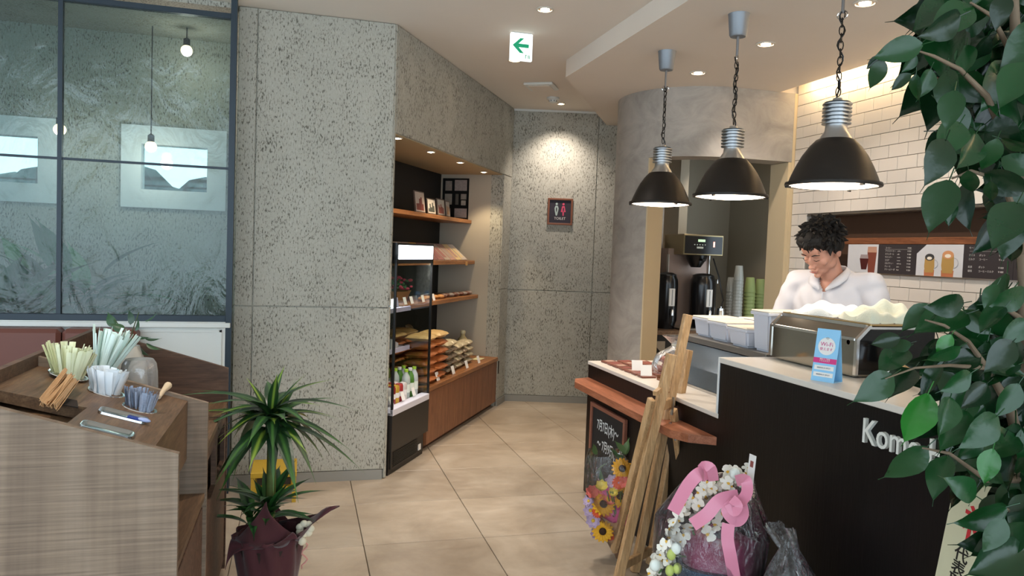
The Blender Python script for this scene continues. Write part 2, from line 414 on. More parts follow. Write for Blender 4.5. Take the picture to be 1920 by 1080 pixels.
struct('trim_1', MB().box(-.02, -.012, CEIL_Z-.018, 1.42, .004, CEIL_Z), m_white, mw=BM)
# rounded mortar wall with the kitchen opening
CX, CY, CR, WT, LZ = 3.01, 5.50, .62, .2, 2.18
def arcpt(phi, r=CR): return (CX - r*math.cos(phi), CY - r*math.sin(phi))
def px_of(p):
    c = RM.T @ (np.array([p[0], p[1], p[2]]) - np.array([0, 0, EYE])); return 960 + FPX*c[0]/-c[2]
phi0 = min((abs(px_of((*arcpt(a/200*PI/2), 1.0)) - 1203), a/200*PI/2) for a in range(201))[1]
def wallpath(p0, seg=14):
    o = [(arcpt(p0 + (PI/2-p0)*k/seg), arcpt(p0 + (PI/2-p0)*k/seg, CR-WT)) for k in range(seg+1)]
    o += [((3.47, CY-CR), (3.47, CY-CR+WT))]; return o
def stripwall(b, path, z0, z1):
    vs = []
    for a, c in path: vs += [(*a, z0), (*a, z1), (*c, z0), (*c, z1)]
    v = [b.b.verts.new(p) for p in vs]; n = len(path)
    for i in range(n-1):
        q = v[4*i:4*i+8]
        b.b.faces.new((q[0], q[4], q[5], q[1])); b.b.faces.new((q[2], q[3], q[7], q[6])); b.b.faces.new((q[1], q[5], q[7], q[3])); b.b.faces.new((q[0], q[2], q[6], q[4]))
    b.b.faces.new((v[0], v[1], v[3], v[2])); e = v[-4:]; b.b.faces.new((e[0], e[2], e[3], e[1])); return b
b = MB(); side = [(arcpt(-1.5 + (phi0+1.5)*k/20), arcpt(-1.5 + (phi0+1.5)*k/20, CR-WT)) for k in range(21)]
stripwall(b, side, 0, LZ); full = side + wallpath(phi0)[1:]; stripwall(b, full, LZ, DROP_Z)
wc = struct('wall_kitchen', b, m_mort, smooth=40)
a, c = arcpt(phi0), arcpt(phi0, CR-WT); d = Vector((a[0]-c[0], a[1]-c[1], 0)).normalized(); tdir = Vector((-d.y, d.x, 0)) if -d.y > 0 else Vector((d.y, -d.x, 0))
jb = MB(); p = Vector((*a, 0)); q = Vector((*c, 0))
jb.prism([(v.x, v.y) for v in (p - tdir*.0 - d*.001, q, q + tdir*.012, p + tdir*.012 - d*.001)], 0, LZ-.002, 'z'); part('jamb_lining', jb, m_cream, wc)
part('jamb_lining', MB().box(3.445, CY-CR+.002, 0, 3.47, CY-CR+WT+.02, LZ-.002), m_cream, wc)
struct('trim_2', MB().box(3.47, CY-CR-.002, 0, 3.52, CY-CR+.22, DROP_Z), m_cream)
# kitchen behind the opening
KR = 4.0; ky = Ux(1368, 400, KR).y
b = MB().box(3.12, CY+.42, 0, 3.2, ky, 2.6).box(3.12, ky, 0, KR+.1, ky+.1, 2.6).box(KR, CY-CR+.1, 0, KR+.1, ky, 2.6)
struct('wall_kitchen_back', b, m_kit)
struct('ceiling_kitchen', MB().prism([(CX-CR+WT+.05, CY), arcpt(.6, CR-WT), (CX, CY-CR+WT), (KR, CY-CR+WT), (KR, ky), (3.15, ky), (3.15, CY+.4), (CX-.1, CY+.3)], 2.5, 2.56, 'z'), m_kit)
# tiled wall on the right with the recess
TX, RY1, RZ0, RZ1 = 3.5, 4.70, 1.397, 1.782
b = MB().box(TX, -1.3, 0, TX+.12, 4.88, RZ0).box(TX, -1.3, RZ1, TX+.12, 4.88, CEIL_Z).box(TX, RY1, RZ0, TX+.12, 4.88, RZ1)
wr = struct('wall_right', b, m_tgrout)
tw, th = .1525, .0765; PY, PZ = .1555, .0795
tm = MB().box(-.008, -tw/2, 0, .002, tw/2, th, .0018).mesh('tile', m_tile)
def tile_rows():
    z = RZ0 - PZ
    rows = []
    while z > .2: rows.append((z, 0)); z -= PZ
    z = RZ0
    k = 0
    while z < CEIL_Z - .02: rows.append((z, 1)); z += PZ
    return rows
rest = MB(); cnt = 0
for ri, (z, up) in enumerate(sorted(tile_rows())):
    off = (ri % 2) * PY/2; y = 4.875 - tw/2 + off
    while y > -1.2:
        y0, y1 = y - tw/2, min(y + tw/2, 4.876); zt = min(z + th, CEIL_Z)
        y -= PY
        if y1 - y0 < .02: continue
        inrec = z + th > RZ0 + .005 and z < RZ1 - .005
        if inrec:
            if y1 <= RY1 + .004: continue
            if y0 < RY1: y0 = RY1 + .002
        mid = (y0+y1)/2; whole = abs((y1-y0) - tw) < .002 and abs(zt - z - th) < .002
        if mid > 2.78 and z > 1.02 and cnt < 299:
            cnt += 1
            if whole: piece('tile', tm, wr, Matrix.Translation((TX, mid, z)))
            else: part('tile', MB().box(TX-.008, y0, z, TX+.002, y1, zt, .0018), m_tile, wr)
        else: rest.box(TX-.008, y0, z, TX+.002, y1, zt)
o = part('tiles_beyond', rest, m_tile, wr); o['kind'] = 'stuff'
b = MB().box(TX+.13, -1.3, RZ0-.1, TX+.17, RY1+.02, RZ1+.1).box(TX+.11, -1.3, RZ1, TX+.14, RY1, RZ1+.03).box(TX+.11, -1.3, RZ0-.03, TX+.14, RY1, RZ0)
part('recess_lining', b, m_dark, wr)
part('recess_end', MB().box(TX+.0, RY1-.004, RZ0, TX+.13, RY1+.03, RZ1), M('grey_reveal', '#9a958c', .7), wr)
part('recess_edge', MB().box(TX-.009, -1.3, RZ1-.006, TX+.1, RY1, RZ1+.001), m_steel, wr)
b = MB().box(TX-.01, -1.3, 1.577, TX+.03, 4.62, 1.617, .002); struct('trim_3', b, wood('menu_rail_wood', '#6b3f27', '#7f4d30', '#8c583a', 'y'))
# walls out of view: left side and front frame of the shop
struct('wall_far_left', MB().box(-3.7, -1.3, 0, -3.55, 6.5, .8).box(-3.7, -1.3, 2.5, -3.55, 6.5, CEIL_Z).box(-3.7, 4.5, .8, -3.55, 6.5, 2.5), m_conc)
b = MB().box(-3.66, -1.3, .8, -3.6, 4.5, .84).box(-3.66, -1.3, 2.46, -3.6, 4.5, 2.5)
for y in (-1.25, .6, 2.5, 4.44): b.box(-3.66, y, .84, -3.6, y+.05, 2.46)
struct('window_5', b, m_frame)
# booth room behind the glass
BY = 5.5
wz0, wz1 = Uy(330, 392, BY).z, Uy(330, 240, BY).z
rx0 = Uy(228, 300, BY).x; lx1 = Uy(112, 300, BY).x; rx1 = rx0 + 1.35; lx0 = lx1 - 1.3; fr = .12
if rx1 > -.5: rx1 = -.5
b = MB().box(-3.6, BY, 0, -.3, BY+.15, wz0).box(-3.6, BY, wz1, -.3, BY+.15, CEIL_Z).box(-3.6, BY, wz0, lx0, BY+.15, wz1).box(lx1, BY, wz0, rx0, BY+.15, wz1).box(rx1, BY, wz0, -.3, BY+.15, wz1)
struct('wall_booth', b, m_conc); struct('ceiling_booth', MB().box(-3.6, 4.66, CEIL_Z-.03, -.38, BY, CEIL_Z-.001), m_conc); struct('wall_booth_side', MB().box(-.375, 4.92, 0, -.30, BY, CEIL_Z), m_conc)
for k, (x0, x1) in enumerate(((lx0, lx1), (rx0, rx1))):  # windows added to stand for window reflections in the wavy glass
    b = MB().box(x0, BY-.02, wz0, x0+fr, BY+.1, wz1).box(x1-fr, BY-.02, wz0, x1, BY+.1, wz1).box(x0+fr, BY-.02, wz1-fr, x1-fr, BY+.1, wz1).box(x0+fr, BY-.02, wz0, x1-fr, BY+.1, wz0+fr)
    w = struct('window_%d' % (k+2), b, M('window_white', '#e4e8ea', .5)); part('pane', MB().box(x0+fr, BY+.04, wz0+fr, x1-fr, BY+.046, wz1-fr), m_glass, w)
# foliage added outside the booth windows to darken part of their view
b = MB(); 
for k in range(26): b.ball(Vector((R(-4.2, .4), BY+R(1.6, 2.6), R(1.1, 1.75))), R(.25, .5), 8, 6)
o = solo('hedge', b, M('far_foliage', '#33453c', .9, noise=.5, nscale=9), 'dark green hedge added outside the booth windows', 'hedge')
# wavy glass partition with its dark metal frame
GY = 4.58
gx1 = -.372; zb, zt_, zm, xm = .988, 2.712, 1.855, -1.25
pw = MB().box(gx1-.032, GY-.03, 0, gx1, GY+.03, CEIL_Z)
w1 = struct('window_1', pw, m_frame)
part('rail', MB().box(-3.55, GY-.022, zt_-.03, gx1-.032, GY+.022, zt_, .002), m_frame, w1)
part('rail', MB().box(-3.55, GY-.022, zb, gx1-.032, GY+.022, zb+.035, .002), m_frame, w1)
part('glazing_bar', MB().box(-3.55, GY-.012, zm-.006, gx1-.032, GY+.012, zm+.006), m_frame, w1)
for x in (xm, xm-.95, xm-1.9): part('mullion', MB().box(x-.011, GY-.018, zb, x+.011, GY+.018, CEIL_Z if x == xm else zt_), m_frame, w1)
m_wavy = clear('wavy_glass', '#d3e2e2', .0, .12, .5, 7, .03, body=.03, bodycol='#b9c9cf')
for x0, x1 in ((xm+.011, gx1-.032), (xm-.939, xm-.011), (xm-1.889, xm-.961), (-3.55, xm-1.911)):
    for z0, z1 in ((zb+.035, zm-.006), (zm+.006, zt_-.03)): part('pane', MB().box(x0, GY-.004, z0, x1, GY+.004, z1), m_wavy, w1)
b = MB().box(-3.55, GY-.03, .08, gx1-.032, GY+.03, zb); struct('wall_partition', b, m_white)
struct('trim_4', MB().box(-3.55, GY-.055, zb-.03, gx1-.005, GY+.0, zb-.004, .002), m_white)
b = MB(); x0, x1, z0, z1 = -1.02, gx1-.05, .30, zb-.045
for q in ((x0, z1-.012, x1, z1), (x0, z0, x0+.012, z1), (x1-.012, z0, x1, z1)): b.box(q[0], GY-.037, q[1], q[2], GY-.029, q[3])
struct('trim_5', b, m_white)
for (u, v, yy), n in zip(((350, 95, 5.2), (112, 243, 5.15), (283, 275, 5.25)), ('upper right pane', 'left glazing bar', 'right booth window')):
    p = Uy(u, v, yy); t = thing('booth_lamp', 'small warm hanging bulb seen through the glass near the ' + n, 'pendant lamp', (p.x, p.y, CEIL_Z), 0, 'booth bulbs'); d_ = p.z - CEIL_Z
    part('cord', MB().tube([(0, 0, 0), (0, 0, d_+.06)], .004, 6), M('cord_black', '#1a1a1a', .5), t); part('socket', MB().lathe([(.02, d_+.03), (.02, d_+.07), (.006, d_+.08)], 12), M('cord_black'), t); part('bulb', MB().ball((0, 0, d_), .035, 14, 10), emis('bulb_warm', '#ffcf96', 5), t, True)
    lamp('bulb_light', 'POINT', (0, 0, d_-.05), 3, WARM, (0, 0, 0), t, shadow_soft_size=.04)
# slim window wall of the shop front, behind the photographer
b = MB()
for x in (-3.5, -1.7, .1, 1.9, 3.6): b.box(x-.03, -1.33, 0, x+.03, -1.27, CEIL_Z)
b.box(-3.6, -1.33, 2.3, 3.6, -1.27, 2.36); struct('window_4', b, m_frame)
# ================================================================== ceiling fittings
m_bulb = emis('lamp_warm', '#ffe2bd', 30)
m_bulb_soft = emis('lamp_warm_soft', '#ffe9cf', 9)
m_ring = M('lamp_ring', '#cfc8bd', .5)
def downlight(x, y, z, label, power, aim=None, size=math.radians(75), blend=.6, r=.05, group='ceiling downlights', color=WARM):
    t = thing('downlight', label, 'ceiling light', (x, y, z), 0, group)
    part('trim_ring', MB().lathe([(r*.74, 0), (r, -.001), (r, -.006), (r*.8, -.007), (r*.74, -.002)], 24, cap=False), m_ring, t, True)
    part('reflector', MB().lathe([(r*.76, -.003), (r*.5, -.0015), (.0, -.0015)], 20, cap=False), M('downlight_reflector', '#8d8377', .3, .6), t, True)
    part('bulb', MB().ball((0, 0, -.004), r*.5, 12, 8, (1, 1, .35)), m_bulb, t, True)
    d = Vector(aim) - Vector((x, y, z)) if aim else Vector((0, 0, -1))
    lamp('spot', 'SPOT', (0, 0, -.03), power, color, d.to_track_quat('-Z', 'Y').to_euler(), t, spot_size=size, spot_blend=blend, shadow_soft_size=.03)
    return t
p = Uz(1022, 17, CEIL_Z); downlight(p.x, p.y, CEIL_Z, 'round ceiling downlight nearest the top edge, above the aisle', 70)
p = Uz(965, 112, CEIL_Z); downlight(p.x, p.y, CEIL_Z, 'round ceiling downlight just behind the green arrow sign', 60)
p = Uz(1052, 194, CEIL_Z); downlight(p.x, p.y, CEIL_Z, 'small tilted spotlight near the ceiling edge above the toilet sign', 48, BM @ Ub(1045, 430), math.radians(100), 1.0, r=.04)
for (u, v), n in zip(((1309, 136), (1436, 82), (1622, 5)), ('farthest, above the rounded grey wall', 'middle, beside the second pendant lamp', 'nearest, above the third pendant lamp')):
    p = Uz(u, v, DROP_Z); downlight(p.x, p.y, DROP_Z, 'round downlight in the lowered ceiling, ' + n, 24, (TX, p.y, 1.25), math.radians(75), group='lowered ceiling downlights', r=.055)
# further downlights of the same room, nearer than the frame shows
for x, y in ((-.9, 2.2), (.35, 3.4)):
    downlight(x, y, CEIL_Z, 'round ceiling downlight above the %s, outside the picture' % ('condiment station' if x < 0 else 'aisle'), 55)
for k, (u, v) in enumerate(((745, 257), (808, 283), (863, 303), (907, 321))):
    d = Vector(ray(u, v)); tt = (NZ1 - EYE)/d.z; w = Vector((d.x*tt, d.y*tt, NZ1))
    downlight(w.x, w.y, NZ1-.004, 'small downlight in the niche soffit, %s from the left' % ('first', 'second', 'third', 'fourth')[k], (5, 13, 15, 15)[k], None, math.radians(95), .5, r=.035, group='niche downlights', color=(1, .78, .5))
downlight(3.35, 5.75, 2.5, 'added downlight brightening the kitchen behind the rounded wall', 22)  # unseen lamp, added to lighten the kitchen walls
# exit sign
p = Uz(978, 62, CEIL_Z); t = thing('exit_sign', 'white illuminated exit sign with green left arrow hanging from the ceiling', 'sign', (p.x, p.y, CEIL_Z))
yy = p.y; a0, a1 = Uy(957, 112, yy), Uy(1000, 66, yy); w2 = (a1.x-a0.x)/2; hz_ = a1.z - a0.z; zc = (a0.z+a1.z)/2 - CEIL_Z
part('mount', MB().box(-w2*.9, -.015, zc+hz_/2, w2*.9, .015, 0, .003), m_white, t)
part('housing', MB().box(-w2, -.012, zc-hz_/2, w2, .012, zc+hz_/2, .003), emis('sign_white', '#eef7f4', .95), t)
mg = emis('sign_green', '#05a070', .18)
s = hz_*.32; part('arrow', MB().prism([(-s*1.0, 0), (-s*.1, s*.85), (s*.35, s*.85), (-s*.3, s*.2), (s*.95, s*.2), (s*.95, -s*.2), (-s*.3, -s*.2), (s*.35, -s*.85), (-s*.1, -s*.85)], -.0165, -.012), mg, t, mw=Matrix.Translation((-.005, 0, zc+hz_*.04)))
b = MB(); b.box(0, -.014, 0, .004, -.012, .022).box(.018, -.014, 0, .022, -.012, .022).box(.0, -.014, .018, .012, -.012, .022).box(.026, -.014, 0, .030, -.012, .022)
part('pictogram', b, mg, t, mw=Matrix.Translation((w2*.35, 0, zc-hz_*.42)))
# vent, smoke detector
p = Uz(1015, 160, CEIL_Z); t = thing('ceiling_vent', 'flat white square air vent on the ceiling before the back wall', 'vent', (p.x, p.y, CEIL_Z), NA)
part('frame', MB().box(-.12, -.12, -.02, .12, .12, 0, .006), m_white, t); part('louvre', MB().box(-.09, -.09, -.026, .09, .09, -.02, .003), m_plast, t)
p = Uz(1037, 183, CEIL_Z); t = thing('smoke_detector', 'small round white smoke detector between vent and tilted spotlight', 'detector', (p.x, p.y, CEIL_Z))
part('base', MB().lathe([(.055, 0), (.055, -.015), (.045, -.022)], 20), m_white, t, True); part('sensor', MB().lathe([(.035, -.022), (.033, -.04), (.02, -.045), (0, -.045)], 20), m_white, t, True)
b = MB()
for k in range(8): b.box(.031, -.003, -.036, .036, .003, -.026, mat=Matrix.Rotation(k*PI/4, 4, 'Z'))
part('slot', b, m_plastic_b, t)
# led strip in the cove above the tiles
t = thing('cove_light', 'warm light strip hidden in the ceiling slot above the white tiles', 'light strip', (3.36, 2.0, DROP_Z+.03))
part('profile', MB().box(-.012, -3.2, 0, .012, 2.85, .02), m_white, t); part('strip', MB().box(.0122, -3.2, .003, .0145, 2.85, .017), emis('led_warm', '#ffd48f', 14), t)
lamp('strip_light', 'AREA', (.03, -.1, .02), 22, (1, .74, .42), (0, math.radians(-60), 0), t, shape='RECTANGLE', size=.04, size_y=5.6)
# pendants
PX_, PZ_ = 2.09, 1.765
def pendant(label):
    t = thing('pendant_lamp', label, 'pendant lamp', (0, 0, DROP_Z), 0, 'dome pendant lamps over the counter')
    zr = PZ_ - DROP_Z; H_ = .195
    part('canopy', MB().lathe([(.055, 0), (.053, -.005), (.043, -.105), (.038, -.112), (0, -.112)], 24), M('canopy_grey', '#8b9198', .45, .6), t, 50)
    part('stem', MB().tube([(0, 0, -.112), (0, 0, -.215)], .007, 8), M('stem_grey', '#8a8a8c', .35, .8), t, True)
    ztop = zr + H_ + .15
    ch = MB(); z = -.222; k = 0
    while z > ztop + .012:
        a = PI/2*(k % 2) + .3; r1 = .0095; pts = []
        for i in range(11):
            g = 2*PI*i/10; pts.append(Vector((r1*math.cos(g)*math.cos(a), r1*math.cos(g)*math.sin(a), z + .02*math.sin(g))))
        ch.tube(pts, .0024, 5, False); z -= .031; k += 1
    part('chain', ch, M('chain_black', '#1a1816', .4, .5), t, True)
    cb = MB(); pts = [Vector((.010*math.sin(i*.9), .010*math.cos(i*.7), -.21 + (ztop+.21)*i/24)) for i in range(25)]; cb.tube(pts, .0035, 6)
    part('cable', cb, m_plastic_b, t, True)
    part('shackle', MB().tube([Vector((.022*math.cos(g), 0, -.222 + .017*math.sin(g))) for g in np.linspace(0, 2*PI, 13)], .003, 6, False), m_chrome, t, True)
    prof = [(.0, ztop+.012), (.018, ztop+.012), (.022, ztop), (.05, ztop-.004)]
    z = ztop-.008
    for i in range(6): prof += [(.042, z), (.057, z-.003), (.057, z-.008), (.042, z-.011)]; z -= .0155
    prof += [(.042, z), (.044, z-.02), (.060, zr+H_+.004), (.064, zr+H_-.004)]
    part('lamp_housing', MB().lathe(prof, 32), m_alu, t, 35)
    sh = [(.055, H_), (.075, H_-.008), (.10, H_-.035), (.128, H_-.075), (.15, H_-.118), (.168, H_-.16), (.176, .012)]
    inn = [(r-.003, z-.003) for r, z in sh[::-1]]
    part('shade', MB().lathe([(r, zr+z) for r, z in sh], 40, cap=False), M('shade_black', '#221d19', .42, .1, spec=.4), t, True)
    part('shade_inside', MB().lathe([(r, zr+z) for r, z in inn], 40, cap=False), M('shade_white_inside', '#e9e4da', .5), t, True)
    part('rim', MB().lathe([(.173, zr+.014), (.187, zr+.012), (.189, zr+.004), (.187, zr-.002), (.172, zr-.002), (.172, zr+.014)], 40, cap=False), M('shade_black'), t, True)
    part('diffuser', MB().lathe([(0, zr-.012), (.08, zr-.010), (.15, zr-.003), (.171, zr+.003)], 32, cap=False), m_bulb_soft, t, True)
    for g in (.6, 2.7, 4.8): part('clip', MB().box(.162, -.004, zr-.009, .186, .004, zr-.001, .001, Matrix.Rotation(g, 4, 'Z')), M('chain_black'), t)
    lamp('pendant_light', 'SPOT', (0, 0, zr-.03), 8, WARM, (0, 0, 0), t, spot_size=math.radians(150), spot_blend=.5, shadow_soft_size=.12)
    return t
P0 = pendant('black dome pendant lamp, farthest and smallest looking, over the low counter')
P0.location = (PX_, 4.21, DROP_Z)
dup(P0, (PX_+.005, 3.44, DROP_Z), 1.0, 'black dome pendant lamp in the middle of the three'); dup(P0, (PX_+.01, 2.67, DROP_Z), 2.0, 'black dome pendant lamp nearest the plant, its canopy out of the picture')
for o in COL.objects:
    if o.name.startswith('spot') or o.name.startswith('pendant_light'): pass
# ================================================================== condiment station at the left
SX0, SX1, SY0, SY1, SYM = -.83, -.295, 2.10, 3.52, 2.75
def slope(x, dz=0.0): return .892 + .314*(SX1 - x) + dz
st = thing('condiment_station', 'sawn grey-brown wooden condiment station with sloping top in the left foreground', 'cabinet', ((SX0+SX1)/2, (SY0+SY1)/2, 0))
def spanel(name, y0, y1, x0=SX0, x1=SX1, z0=0.0, mat=m_dkwood, dz=0):
    part(name, MB().prism([(x0, z0), (x1, z0), (x1, slope(x1, dz)), (x0, slope(x0, dz))], y0, y1, 'y'), mat, st, W=True)
spanel('side_panel', SY0, SY0+.022); spanel('side_panel', SY1-.022, SY1, mat=m_dkwoodx)
spanel('divider', SYM, SYM+.02, mat=m_dkwood, z0=.05)
part('back_panel', MB().box(SX0-.002, SY0, 0, SX0+.02, SY1, 1.062), m_dkwoodx, st, W=True)
part('shelf', MB().box(SX0+.02, SY0+.022, .56, SX1-.006, SYM, .58), m_brown, st, W=True)
part('front_panel', MB().box(SX1-.03, SY0+.022, .04, SX1-.012, SYM, .53), m_dkwoodx, st, W=True)
part('worktop', MB().box(SX0+.02, SYM+.02, .72, SX1-.002, SY1-.022, .744), m_brown, st, W=True)
b = MB().box(SX1-.022, SYM+.02, .43, SX1-.006, SY1-.022, .72)
part('waste_front', MB().box(SX1-.024, SYM+.02, .04, SX1-.006, SYM+.08, .72).box(SX1-.024, SYM+.08, .04, SX1-.006, SY1-.08, .50).box(SX1-.024, SY1-.08, .04, SX1-.006, SY1-.022, .72).box(SX1-.024, SYM+.08, .67, SX1-.006, SY1-.08, .72).box(SX1-.024, 3.10, .5, SX1-.006, 3.15, .67), m_dkwoodx, st, W=True)
part('plinth', MB().box(SX0+.02, SY0+.022, 0, SX1-.03, SY1-.022, .05), m_black, st, W=True)
# tray block with its sloping lid, holes as recessed rings
TXR = -.36
b = MB().prism([(SX0+.02, .80), (TXR, .70), (TXR, slope(TXR, -.012)), (SX0+.26, slope(SX0+.26, -.012)), (SX0+.26, slope(SX0+.26, -.05)), (SX0+.02, slope(SX0+.02, -.08))], SY0+.022, SYM, 'y')
part('tray_block', b, m_brown, st, W=True)
b = MB().prism([(SX0+.02, slope(SX0+.02, -.03)), (SX0+.26, slope(SX0+.26, -.012)), (SX0+.26, slope(SX0+.26, -.05)), (SX0+.02, slope(SX0+.02, -.06))], SY0+.25, SYM, 'y')
part('napkin_lid', b, m_brown, st, W=True)
def Us(u, v, dz=-.012):   # a point on the sloping lid
    d = ray(u, v); k = (.892 + .314*SX1 + dz - EYE) / (d[2] + .314*d[0]); return Vector((d[0]*k, d[1]*k, EYE + d[2]*k))
SN = Vector((.314, 0, 1)).normalized(); SM = Matrix.Rotation(math.atan(.314), 4, 'Y')
def on_slope(p, rz=0): return Matrix.Translation(p) @ SM @ Matrix.Rotation(rz, 4, 'Z')
# steel cups set in the lid, filled with packets
def cup(u, v, r, label):
    p = Us(u, v); t = thing('steel_cup', label, 'cup', mw=on_slope(p), group='steel cups in the sloping lid')
    part('rim', MB().lathe([(r, .0015), (r+.006, .002), (r+.007, 0), (r+.002, -.001)], 28, cap=False), m_chrome, t, True)
    part('bowl', MB().lathe([(r, .001), (r*.96, -.0005), (r*.9, -.0008), (0, -.0008)], 24, cap=False), m_steel, t, True)
    return p
m_yel = M('pale_yellow_wrap', '#e6eac6', .35, noise=.05); m_gw = M('pale_green_paper', '#d7ebe4', .7); m_wp = M('white_wrap', '#e6eef4', .55); m_gs = M('grey_print_paper', '#8f9bb0', .6, noise=.35, nscale=140); m_st = M('stirrer_wood', '#c09a70', .6, noise=.12, nscale=40)
def packets(c, r, n, L, w, th, mat, name, label, cat, group, lean, spread, mats=None, bx=.0, zl=.0):
    me = []
    for k in range(3):
        b = MB()
        f = lambda u, v, k=k: Vector(((v-.5)*w*(1 - .25*(u > .9)), math.sin(u*3+k)*th*.7, u*L))
        b.patch(f, 7, 2); f2 = lambda u, v, k=k: Vector(((v-.5)*w, math.sin(u*3+k)*th*.7 - th*(1-abs(2*v-1)**2)*min(1, 6*u*(1-u))-.0006, u*L)); b.patch(f2, 7, 2)
        me.append(b.mesh(name, mats[k % len(mats)] if mats else mat, True))
    for i in range(n):
        a = R(0, 2*PI); q = math.sqrt(R(.02, 1)); x, y = r*q*math.cos(a), r*q*math.sin(a)
        d = Vector((lean[0] + spread*x/r + R(-.05, .05), lean[1] + spread*y/r + R(-.05, .05), 1)).normalized()
        mw = frame3(c + Vector((x, y, -.004 - x*.314 + zl)), Vector((R(-1, 1), R(-1, 1), 0)).cross(d), (0, 0, 1))
        X = Vector((math.cos(a+1.2), math.sin(a+1.2), 0)); X = (X - d*X.dot(d)).normalized(); Y = d.cross(X)
        mw = Matrix([[X[j], Y[j], d[j], (c + Vector((x, y, -.004 - x*.314 + zl)))[j]] for j in range(3)] + [[0, 0, 0, 1]])
        o = bpy.data.objects.new(name, me[i % 3]); COL.objects.link(o); o.matrix_basis = mw @ Matrix.Diagonal((1, 1, R(.88, 1.08), 1)); tag(o, label, cat, group)
p = cup(128, 703, .052, 'steel cup holding the yellowish wrapped sticks'); packets(p, .043, 60, .100, .013, .0025, m_yel, 'wrapped_stick', 'pale yellow wrapped stick standing in the leftmost cup of the station', 'packet', 'yellow wrapped sticks', (.05, .12), .42)
p = cup(193, 690, .050, 'steel cup behind, full of pale green paper packets'); packets(p, .034, 54, .142, .011, .0025, m_gw, 'straw', 'white and pale green paper-wrapped straw fanning out of the rear cup', 'straw', 'paper wrapped straws', (.30, .18), .42)
p = cup(200, 735, .048, 'steel cup in the middle of the lid, full of white packets'); packets(p, .042, 36, .076, .026, .004, m_wp, 'creamer_packet', 'white packet standing in the middle cup of the sloping lid', 'packet', 'white packets', (.12, .05), .26)
p = cup(262, 765, .044, 'steel cup near the right edge of the lid, full of grey sticks'); packets(p, .039, 60, .058, .008, .002, m_gs, 'sugar_stick', 'grey printed sugar stick in the cup nearest the station edge', 'packet', 'grey sugar sticks', (.10, .05), .18)
# wooden stirrers lying out of a slot
sl = Us(112, 752); solo('stirrer_slot', MB().box(-.03, -.035, -.001, .045, .035, .002), M('slot_dark', '#241a14', .8), 'dark slot in the sloping lid under the wooden stirrers', 'slot', mw=on_slope(sl, .3))
sme = MB().box(0, -.0035, -.0008, .1, .0035, .0008, .0004).mesh('wooden_stirrer', m_st)
for i in range(22):
    q_ = R(-1, 1); a, c = Us(92 + 17*q_, 766 + 6*q_ + R(-2, 2)), Us(134 + 13*q_, 728 + 6*q_ + R(-6, 6))
    a.z += .004 + (i % 4)*.004; c.z += .035 + R(-.008, .012); X = (c-a).normalized()
    o = bpy.data.objects.new('wooden_stirrer', sme); COL.objects.link(o); o.matrix_basis = frame3(a, X, (R(-.3, .3), 1, .3)) @ Matrix.Diagonal(((c-a).length/.1, 1.4, 1.2, 1)); tag(o, 'flat pale wooden stirrer leaning out of the slot at the lid front', 'stirrer', 'wooden stirrers')
o = solo('paper_roll', MB().tube([Us(298, 752) + Vector((0, 0, .012)), Us(306, 744) + Vector((0, 0, .02)), Us(315, 738) + Vector((0, 0, .028))], [.006, .008, .013], 9), M('kraft_light', '#d2bfa2', .8, bump=.5, bscale=90), 'rolled pale wooden tissue end beside the grey sugar sticks', 'paper', smooth=True)
# steel dishes
def dish(u, v, L, w, rz, label, fill=False):
    t = thing('steel_dish', label, 'dish', mw=on_slope(Us(u, v), rz), group='long steel dishes')
    def rr(L, w, z, n=6):
        o = []
        for (sx, sy, a0) in ((1, 1, 0), (-1, 1, PI/2), (-1, -1, PI), (1, -1, 3*PI/2)):
            for k in range(n): a = a0 + PI/2*k/(n-1); o.append((sx*(L/2-w*.28) + w*.28*math.cos(a), sy*(w/2-w*.28) + w*.28*math.sin(a), z))
        return o
    b = MB(); loops = [rr(L+.008, w+.008, .001), rr(L+.006, w+.006, .007), rr(L-.002, w-.002, .0075), rr(L-.014, w-.014, .002)]
    vv = [[b.b.verts.new(p) for p in l] for l in loops]; n = len(vv[0])
    for q, s in zip(vv, vv[1:]):
        for k in range(n): b.b.faces.new((q[k], q[(k+1) % n], s[(k+1) % n], s[k]))
    b.b.faces.new(vv[-1]); part('dish', b, M('dish_steel', '#cfd4d6', .22, 1), t, 60)
    return t
dish(231, 781, .125, .060, .06, 'long steel dish holding a blue pack, behind the other dish', True)
dish(201, 808, .125, .060, .06, 'long empty steel dish nearest the front side panel')
q = Us(252, 790); solo('blue_packet', MB().box(-.022, -.011, .006, .022, .011, .013, .003), M('navy_wrap', '#2a3f8a', .35), 'small dark blue packet lying in the rear steel dish', 'packet', mw=on_slope(q, .06))
solo('white_packet', MB().ball(Vector((0, 0, .012)), .012, 12, 8, (1.5, .9, .5)), M('lilac_wrap', '#9fb0dc', .4), 'pale blue oval creamer pack beside the navy packet', 'packet', mw=on_slope(Us(268, 795), .06), smooth=True)
# stacked clear cups under a dome
p = Uy(252, 742, 2.98); t = thing('plastic_cup_stack', 'upturned stack of clear plastic cups behind the divider of the station', 'cups', (p.x+.015, 2.98, .744))
zt = Uy(262, 672, 2.98).z - .744
for k in range(5):
    h = zt - .018*k - .002; b = MB().lathe([(.068, .001), (.066, h*.35), (.062, h*.82), (.057, h*.94), (.046, h), (0, h)], 28, cap=False) if k == 0 else MB().lathe([(.0695, .01+k*.022), (.0705, .012+k*.022), (.0685, .016+k*.022)], 28, cap=False)
    part('cup' if k == 0 else 'cup_rim', b, m_cup, t, True)
